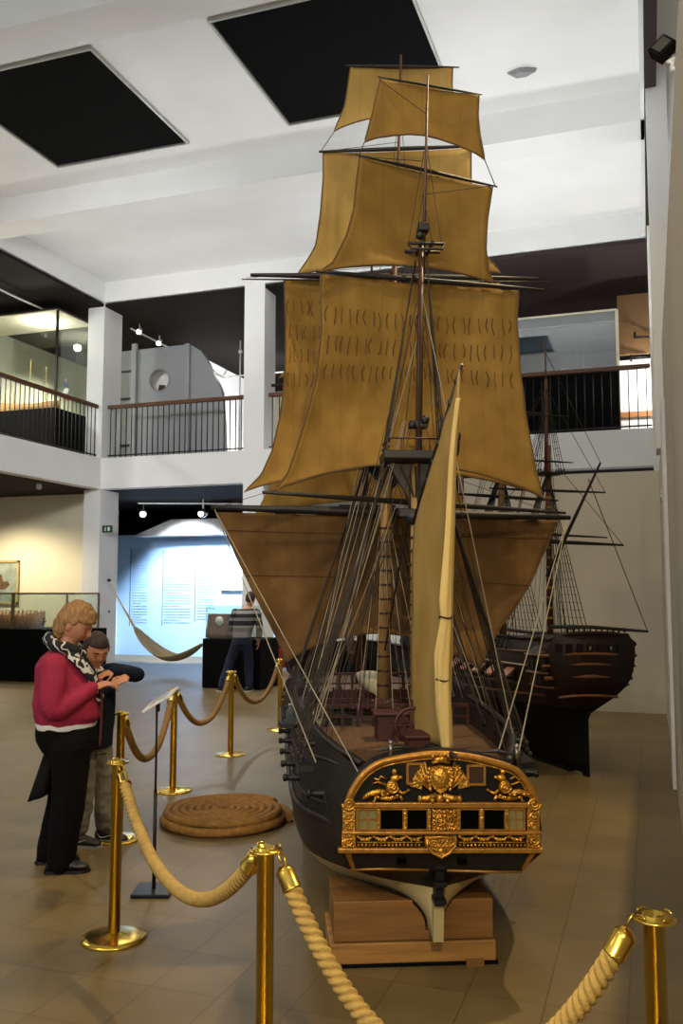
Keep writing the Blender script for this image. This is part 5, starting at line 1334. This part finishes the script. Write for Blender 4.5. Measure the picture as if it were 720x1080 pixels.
def shoe(t, c, rz, L_, mat, sole=None, h=.075, name='shoe', top=.0):
    R = Matrix.Rotation(rz, 3, 'Z'); c = Vector(c); rings = []
    for f_, w_, h_ in ((-.48, .5, .55), (-.42, .82, 1.0+top), (-.25, .9, 1.0+top), (-.05, .9, .95), (.12, 1.0, .78), (.28, 1.04, .6), (.42, .8, .48), (.5, .35, .3)):
        ring = []
        for k in range(16):
            a = 2*PI*k/16; x = .185*L_*w_*math.cos(a); z = .012+(h*h_)*(.5+.5*math.sin(a)); 
            if math.sin(a) > .5: x *= .75
            ring.append(c+R @ Vector((x, f_*L_, z)))
        rings.append(ring)
    o = MB().loft(rings).build(name, mat, t); sd = o.modifiers.new('sub', 'SUBSURF'); sd.levels = sd.render_levels = 1
    so = MB(); ring = []
    for f_, w_ in ((-.5, .45), (-.44, .85), (-.25, .95), (0, .9), (.2, 1.05), (.35, 1.0), (.46, .7), (.52, .3)): ring.append((.19*L_*w_, f_*L_))
    poly = ring+[(-x, y) for x, y in ring[::-1]]
    so.prism(poly, lambda q: c+R @ Vector((q[0], q[1], .001)), lambda q: c+R @ Vector((q[0], q[1], .02))); so.build('sole', sole or mat, o)
    return o
def basis(fwd_cam_right, fwd_cam_depth):
    f = RT*fwd_cam_right+fh*fwd_cam_depth; return math.atan2(f.y, f.x)-PI/2
skin1 = M('skin', 'b47a5c', .5, var=.06, scale=9, bump=.05, bscale=60); skin2 = M('young skin', 'b9805f', .5, var=.05, scale=9)

# ---------------- the woman
wo = at(66, 915, z=0); wo.z = 0
W = thing('person', 'woman in a crimson sweater, black trousers and zebra striped scarf, head bent over her hands', 'person', wo, basis(1, .15))
HR = Matrix.Rotation(-.12, 3, 'Z') @ Matrix.Rotation(-.50, 3, 'X')
hc = Vector((0, .035, 1.478)); hs_ = 1.06
sw = [(.86, .0, .178, .172), (.92, .005, .20, .20), (1.0, .0, .205, .205), (1.08, -.005, .198, .19), (1.16, -.025, .195, .165), (1.23, -.05, .185, .14), (1.28, -.05, .155, .11), (1.32, -.035, .09, .08)]
body = MB()
trunk(body, [(.72, .01, .13, .11), (.80, .0, .145, .13)]+[(z, y, a*.9, b*.9) for z, y, a, b in sw[1:]])
limb(body, [(0, -.04, 1.27), (0, -.01, 1.36), (0, .025, 1.43)], [.062, .056, .055])
add_head(body, hc, HR, hs_)
RWr, LWr = Vector((.115, .165, 1.095)), Vector((-.07, .18, 1.10))
RS, RE = Vector((.178, -.055, 1.235)), Vector((.235, -.04, .985)); LS, LE = Vector((-.178, -.05, 1.235)), Vector((-.23, -.01, .995))
limb(body, [RS, RE, RWr], [.05, .043, .03]); limb(body, [LS, LE, LWr], [.05, .043, .03])
hand(body, RWr, (-.45, .85, .3), (.35, -.1, .9), .172, .55, 1); hand(body, LWr, (.35, .9, .1), (-.3, .2, .9), .172, .6, -1)
RF, LF = Vector((.10, .03, 0)), Vector((-.11, -.06, 0))
limb(body, [(.09, .02, .78), (.10, .03, .45), (.10, -.01, .08)], [.085, .06, .045]); limb(body, [(-.09, .0, .78), (-.10, -.02, .45), (-.11, -.10, .08)], [.085, .06, .045])
fuse(body, 'body', skin1, W, .0055, 2)
face_parts(W, hc, HR, hs_, '8e4a42', closed=True, brow='6b4c30')
hair(W, hc, HR, hs_, M('blond brown hair', '6e4c28', .6, col2='a67c48', scale=16, stretch=(5, 5, 1.2), bump=.6, bscale=50), 'bob')
crimson = M('crimson knit', '8e1436', .85, var=.12, scale=18, bump=.25, bscale=120)
s_ = MB(); trunk(s_, sw); limb(s_, [RS, RS.lerp(RE, .5)+Vector((.012, -.008, 0)), RE, RE.lerp(RWr, .5)+Vector((.01, 0, -.01)), RWr], [.082, .078, .07, .06, .045]); limb(s_, [LS, LS.lerp(LE, .5), LE, LE.lerp(LWr, .5), LWr], [.08, .076, .07, .058, .045])
fuse(s_, 'sweater', crimson, W, .007, 4, .008)
s_ = MB(); trunk(s_, [(.846, .0, .181, .175), (.90, .002, .188, .188)]); fuse(s_, 'shirt_hem', M('white shirt', 'd8d4cc', .8), W, .007, 2, .006)
blackt = M('black trousers', '070608', .9, var=.2, scale=8, spec=.15)
s_ = MB(); trunk(s_, [(.70, .02, .165, .15), (.78, .012, .19, .182), (.86, .0, .184, .178)])
limb(s_, [(.085, .035, .74), (.095, .04, .45), (.10, -.0, .075)], [.135, .105, .088]); limb(s_, [(-.085, .01, .74), (-.10, -.01, .45), (-.11, -.085, .075)], [.135, .105, .088])
fuse(s_, 'trousers', blackt, W, .008, 4, .012, (7, 7, 4))
for c_ in (RF, LF): shoe(W, (c_.x, c_.y+.01, 0), .0, .265, M('black leather shoe', '101011', .4), h=.085)
# dark jacket hanging down behind
s_ = MB()
rings = []
for i in range(7):
    t_ = i/6; z = .80-.37*t_; y0 = -.02-.05*t_; y1 = -.10-.125*t_
    rings.append([Vector((-.05+.12*math.cos(a)*(1+.15*math.sin(4*a)), (y0+y1)/2+(y0-y1)/2*math.sin(a), z+(.03*t_*math.sin(a)))) for a in [2*PI*k/18 for k in range(18)]])
s_.loft(rings).build('hanging_jacket', M('dark grey jacket', '111010', .9, var=.2, spec=.15), W)
# scarf: loop round the neck and one end down the front
zb = M('zebra scarf', '0d0d0e', .85); N = zb.node_tree.nodes; L = zb.node_tree.links
tc = next(n for n in N if n.type == 'TEX_COORD'); wv = N.new('ShaderNodeTexWave'); wv.inputs['Scale'].default_value = 10; wv.inputs['Distortion'].default_value = 5; wv.inputs['Detail'].default_value = 1; wv.inputs['Detail Scale'].default_value = 2; wv.bands_direction = 'DIAGONAL'
L.new(tc.outputs['Object'], wv.inputs['Vector']); rp = N.new('ShaderNodeValToRGB'); rp.color_ramp.interpolation = 'CONSTANT'; rp.color_ramp.elements[1].position = .82
rp.color_ramp.elements[0].color = lin('0d0d0e'); rp.color_ramp.elements[1].color = lin('b9b6b0'); L.new(wv.outputs['Fac'], rp.inputs['Fac']); L.new(rp.outputs['Color'], N['Principled BSDF'].inputs['Base Color'])
s_ = MB(); s_.tube([(.10*math.cos(a), -.02+.095*math.sin(a), 1.345-.045*math.sin(a)+.012*math.sin(3*a)) for a in [2*PI*k/28 for k in range(28)]], [.042+.006*math.sin(2.3*k) for k in range(28)], 12, closed=True, flat=.95)
s_.tube(cr([(.10, .02, 1.31), (.12, .10, 1.24), (.10, .155, 1.17), (.05, .19, 1.08), (.045, .205, .99)], 5), [.05]*6+[.045]*6+[.04]*9, 12, flat=.4, up=(.6, 1, 0))
s_.tube(cr([(-.08, .04, 1.31), (-.07, .12, 1.22), (-.04, .18, 1.1), (-.03, .215, 1.0)], 5), .045, 12, flat=.4, up=(-.3, 1, 0))
fuse(s_, 'scarf', zb, W, .007, 2, .005)
s_ = MB(); s_.tube(cr([(.075, .215, 1.08), (.08, .222, 1.0), (.075, .22, .88), (.08, .215, .74)], 5), .011, 8, flat=.4); s_.build('strap', M('red brown strap', '4a1d16', .6), W)

# ---------------- the boy beside her
bo = at(94, 890, z=0); bo.z = 0
Bo = thing('person', 'boy in a navy jacket and faded jeans with one elbow raised beside the woman', 'person', bo, basis(.93, -.36))
HB = Matrix.Rotation(-.55, 3, 'Z') @ Matrix.Rotation(-.42, 3, 'X'); hb = Vector((.02, .03, 1.285)); sb = 1.03
body = MB(); tr = [(.68, 0, .125, .10), (.78, 0, .14, .115), (.92, 0, .145, .115), (1.02, 0, .15, .112), (1.10, -.01, .145, .10), (1.15, -.01, .11, .08), (1.17, 0, .06, .06)]
trunk(body, [(z, y, a*.9, b*.9) for z, y, a, b in tr]); limb(body, [(0, -.01, 1.12), (.005, .0, 1.17), (.012, .02, 1.23)], [.05, .044, .046]); add_head(body, hb, HB, sb, True)
BRW = Vector((.10, .20, 1.09)); 
# left arm: raised elbow out in front, forearm folding back to the hands
BLS = Vector((-.145, .01, 1.125)); BLE = Vector((-.17, .235, 1.115)); BLW = Vector((.005, .165, 1.15))
limb(body, [BLS, BLE, BLW], [.04, .036, .025]); limb(body, [(.145, 0, 1.11), (.17, .06, .93), (.08, .21, 1.06)], [.04, .036, .025])
hand(body, BLW, (.75, -.55, -.25), (.3, .25, .9), .145, .6, 1); hand(body, (.08, .21, 1.06), (-.4, .6, .5), (.5, .4, .5), .145, .5, 1)
limb(body, [(.07, 0, .7), (.075, .0, .42), (.07, -.02, .08)], [.075, .05, .036]); limb(body, [(-.07, 0, .7), (-.08, .05, .42), (-.085, .05, .08)], [.075, .05, .036])
fuse(body, 'body', skin2, Bo, .0055, 2)
face_parts(Bo, hb, HB, sb, '9a5a50', closed=True, brow='2a1a10')
hair(Bo, hb, HB, sb, M('dark brown hair', '20130c', .55, col2='38241a', scale=18, stretch=(5, 5, 1.2), bump=.5, bscale=60), 'short')
navy = M('navy jacket cloth', '10182a', .85, spec=.2, var=.2, scale=12, bump=.2, bscale=60)
s_ = MB(); trunk(s_, [(.64, .0, .15, .125)]+[(z, y, a*1.06+.008, b*1.08+.01) for z, y, a, b in tr[1:-1]]); limb(s_, [BLS, BLS.lerp(BLE, .5)+Vector((0, 0, .01)), BLE, BLE.lerp(BLW, .5), BLW.lerp(BLE, .08)], [.064, .06, .055, .05, .04]); limb(s_, [(.145, 0, 1.11), (.17, .06, .93), (.09, .19, 1.045)], [.068, .06, .045])
fuse(s_, 'jacket', navy, Bo, .007, 3, .009)
MB().tube([(.06*math.cos(a)+.008, .0+.06*math.sin(a), 1.172-.02*math.sin(a)) for a in [2*PI*k/20 for k in range(20)]], .013, 8, closed=True).build('shirt_collar', M('white collar', 'd0ccc4', .7), Bo)
jeans = M('faded grey jeans', '6e6a5e', .85, var=.18, scale=10, bump=.2, bscale=50)
s_ = MB(); trunk(s_, [(.60, 0, .13, .105), (.72, 0, .135, .11)]); limb(s_, [(.068, 0, .64), (.074, .0, .40), (.07, -.02, .12)], [.088, .072, .056]); limb(s_, [(-.068, .01, .64), (-.08, .05, .40), (-.085, .05, .12)], [.088, .072, .056])
fuse(s_, 'jeans', jeans, Bo, .007, 3, .012, (9, 9, 12))
snk = M('black sneaker', '131315', .6); sol = M('pale sneaker sole', '8f8c84', .6)
rzf = .33
for (x, y), rz in (((.085, .02), -rzf*.0+.18), ((-.09, .11), .1)):
    o = shoe(Bo, (x, y, 0), rz, .245, snk, sol, .085, 'sneaker', .12)
    R = Matrix.Rotation(rz, 3, 'Z'); c = Vector((x, y, 0))
    sg = 1
    MB().tube([c+R @ Vector((sg*.0385, -.085, .058)), c+R @ Vector((sg*.043, -.055, .036)), c+R @ Vector((sg*.0445, -.02, .043)), c+R @ Vector((sg*.0405, .035, .062))], [.001, .006, .004, .0006], 6, flat=.5).build('curved_mark', M('white shoe mark', 'd6d4ce', .5), o)

# ---------------- the boy in stripes at the plinth
so_ = at(250, 729.5, z=0); so_.z = 0
St = thing('person', 'boy in a striped grey sweater and blue jeans, seen from behind at the black plinth', 'person', so_, basis(-.12, 1))
hq = Vector((.21, .10, 1.545)); HS = Matrix.Rotation(-.35, 3, 'Z') @ Matrix.Rotation(-.25, 3, 'X')
tq = [(.88, .0, .155, .115, .07), (.98, .01, .165, .12, .08), (1.1, .02, .175, .12, .10), (1.22, .03, .19, .12, .12), (1.32, .04, .185, .105, .135), (1.38, .05, .13, .08, .15), (1.41, .055, .06, .06, .16)]
body = MB(); trunk(body, [(z, y, a*.9, b*.9, x) for z, y, a, b, x in tq]); limb(body, [(.155, .05, 1.37), (.18, .065, 1.42), (.20, .085, 1.47)], [.056, .05, .05]); add_head(body, hq, HS, .98)
SR, SL = Vector((.315, .04, 1.31)), Vector((-.045, .04, 1.31))
limb(body, [SR, (.36, .0, 1.06), (.35, .08, .83)], [.045, .04, .028]); hand(body, (.35, .08, .83), (0, .25, -1), (.9, .1, 0), .17, .4, 1)
limb(body, [SL, (-.10, .09, 1.09), (-.075, .16, .97)], [.045, .04, .028]); hand(body, (-.075, .16, .97), (.1, .9, .25), (0, -.2, 1), .16, .3, -1)
limb(body, [(.14, 0, .86), (.19, .02, .47), (.20, -.02, .08)], [.085, .06, .04]); limb(body, [(.0, 0, .86), (-.13, .06, .47), (-.26, -.02, .08)], [.085, .06, .04])
fuse(body, 'body', skin2, St, .007, 2)
face_parts(St, hq, HS, .98, '9a5a50')
hair(St, hq, HS, .98, M('dark brown hair', '20130c'), 'short')
st_ = M('striped knit', '77756f', .85); N = st_.node_tree.nodes; L = st_.node_tree.links
tc = next(n for n in N if n.type == 'TEX_COORD'); sp = N.new('ShaderNodeSeparateXYZ'); L.new(tc.outputs['Object'], sp.inputs[0])
rp = N.new('ShaderNodeValToRGB'); rp.color_ramp.interpolation = 'CONSTANT'; e = rp.color_ramp.elements
mr = N.new('ShaderNodeMapRange'); mr.inputs['From Min'].default_value = .8; mr.inputs['From Max'].default_value = 1.45; L.new(sp.outputs['Z'], mr.inputs['Value'])
cols_ = [(0, '8a8880'), (.12, '3a3838'), (.16, '8a8880'), (.30, '6f6d66'), (.40, '8a8880'), (.46, '262628'), (.58, '7d7b78'), (.66, '202023'), (.76, '8f8d88'), (.84, '2d2c2e'), (.90, '85837e')]
e[0].position = 0; e[0].color = lin(cols_[0][1]); e[1].position = cols_[1][0]; e[1].color = lin(cols_[1][1])
for p_, c_ in cols_[2:]: q_ = e.new(p_); q_.color = lin(c_)
L.new(mr.outputs[0], rp.inputs['Fac']); L.new(rp.outputs['Color'], N['Principled BSDF'].inputs['Base Color'])
s_ = MB(); trunk(s_, tq[:-1]); limb(s_, [SR, (.365, .0, 1.06), (.35, .07, .87)], [.075, .062, .045]); limb(s_, [SL, (-.10, .085, 1.09), (-.08, .145, 1.0)], [.075, .062, .045]); fuse(s_, 'sweater', st_, St, .008, 3, .008)
s_ = MB(); trunk(s_, [(.78, 0, .16, .12, .07), (.90, 0, .155, .118, .07)]); limb(s_, [(.145, 0, .82), (.19, .02, .47), (.20, -.02, .1)], [.105, .08, .065]); limb(s_, [(-.0, 0, .82), (-.13, .05, .47), (-.255, -.02, .1)], [.105, .08, .065]); fuse(s_, 'jeans', M('dark blue jeans', '152036', .85, var=.2, scale=12), St, .008, 3, .01)
for x, rz in ((.20, -.5), (-.26, .5)): shoe(St, (x, .02, 0), rz, .27, snk, M('white sole', 'c8c6c0', .6), .085, 'sneaker')
# ================================================================== light
w = bpy.data.worlds.new('world'); scene.world = w; w.use_nodes = True
w.node_tree.nodes['Background'].inputs['Color'].default_value = (.95, .97, 1.0, 1); w.node_tree.nodes['Background'].inputs['Strength'].default_value = .36
warm = (1.0, .78, .45); neut = (1, .95, .88); cool = (.78, .89, 1.0)
def down(x, y, z, e, c, ang=150): light('gallery lamp', 'SPOT', (x, y, z), e, c, .15, aim=(x, y, 0), spot=ang, blend=.6)
# added area light behind the camera, brightens the ceiling; no such window seen
light('back fill', 'AREA', (-2.5, -2.2, 4.5), 230, (.93, .97, 1), 8, aim=(-5, 9, 8.4), sy=3)
# warm halogen spots on the great model
light('spot ship', 'SPOT', (.08, .45, 2.55), 190, warm, .03, aim=(-1.5, 4.2, .5), spot=95, blend=.9)
light('spot floor', 'SPOT', (.5, 6.4, 7.75), 850, warm, .04, aim=(-1.0, 4.8, 0), spot=75, blend=.9)
light('spot sails', 'SPOT', (-5.5, 1.0, 7.6), 340, warm, .06, aim=(-2.0, 6, 2.8), spot=70, blend=.8)
light('spot sails', 'SPOT', (.0, 1.0, 7.4), 260, warm, .06, aim=(-1.9, 5.8, 3.0), spot=60, blend=.8)
for x, y, e in ((-13.5, 8, 350), (-13.5, 14, 450), (-9.6, 19.6, 900), (-5, 20.5, 500), (-.8, 19.2, 160)): down(x, y, 7.4, e, neut)
for x, y, e in ((-8.8, 14.6, 110), (-4.0, 14.8, 170), (-1.0, 14.4, 170), (-1.8, 10.6, 190), (-6.5, 10.4, 110)): light('ceiling fill', 'SPOT', (x, y, 5.2), e, (.93, .96, 1), .3, aim=(x, y, 9), spot=150, blend=.9)  # added spots without fixtures, pointing up to brighten the ceiling
light('case fill', 'POINT', (-12.4, 15.98, 7.3), 45, neut, .08); down(-13.2, 18.6, 7.5, 500, neut); light('bay fill', 'SPOT', (-5.5, 2, 5.3), 2300, (.97, .98, 1), .4, aim=(-9.0, 16.25, 5.0), spot=44, blend=.9)  # added unseen lights: inside the case, over the left gallery, on slab and columns
down(-9.6, 20.8, 7.4, 500, neut)  # added to brighten the partition
light('partition fill', 'SPOT', (-7.6, 21.5, 6.9), 500, (.95, .97, 1), .1, aim=(-11.05, 21.5, 6.2), spot=110, blend=.6)  # added spot without a fixture, whitens the partition wall
light('white wall lamp', 'POINT', (.25, 17.4, 5.6), 60, neut, .1)
light('blue wash', 'SPOT', (-10.5, 18.0, 3.5), 1500, cool, .1, aim=(-10.8, 20.5, 1.0), spot=84, blend=.5)
down(-6.0, 18.2, 3.7, 200, neut)
down(-13.5, 15.2, 3.7, 420, (1, .86, .62)); down(-17.5, 14.8, 3.7, 420, (1, .86, .62))
light('hall lamp', 'SPOT', (-7.0, 12.6, 7.8), 950, neut, .15, aim=(-6.4, 11.6, 0), spot=95, blend=.9)
light('hall lamp', 'SPOT', (-.8, 10.6, 7.8), 140, warm, .15, aim=(-.8, 10.5, 0), spot=85, blend=.9)
scene.view_settings.view_transform = 'Standard'; scene.view_settings.look = 'None'; scene.view_settings.gamma = 1.0
scene.view_settings.use_curve_mapping = False
scene.view_settings.exposure = 0.36
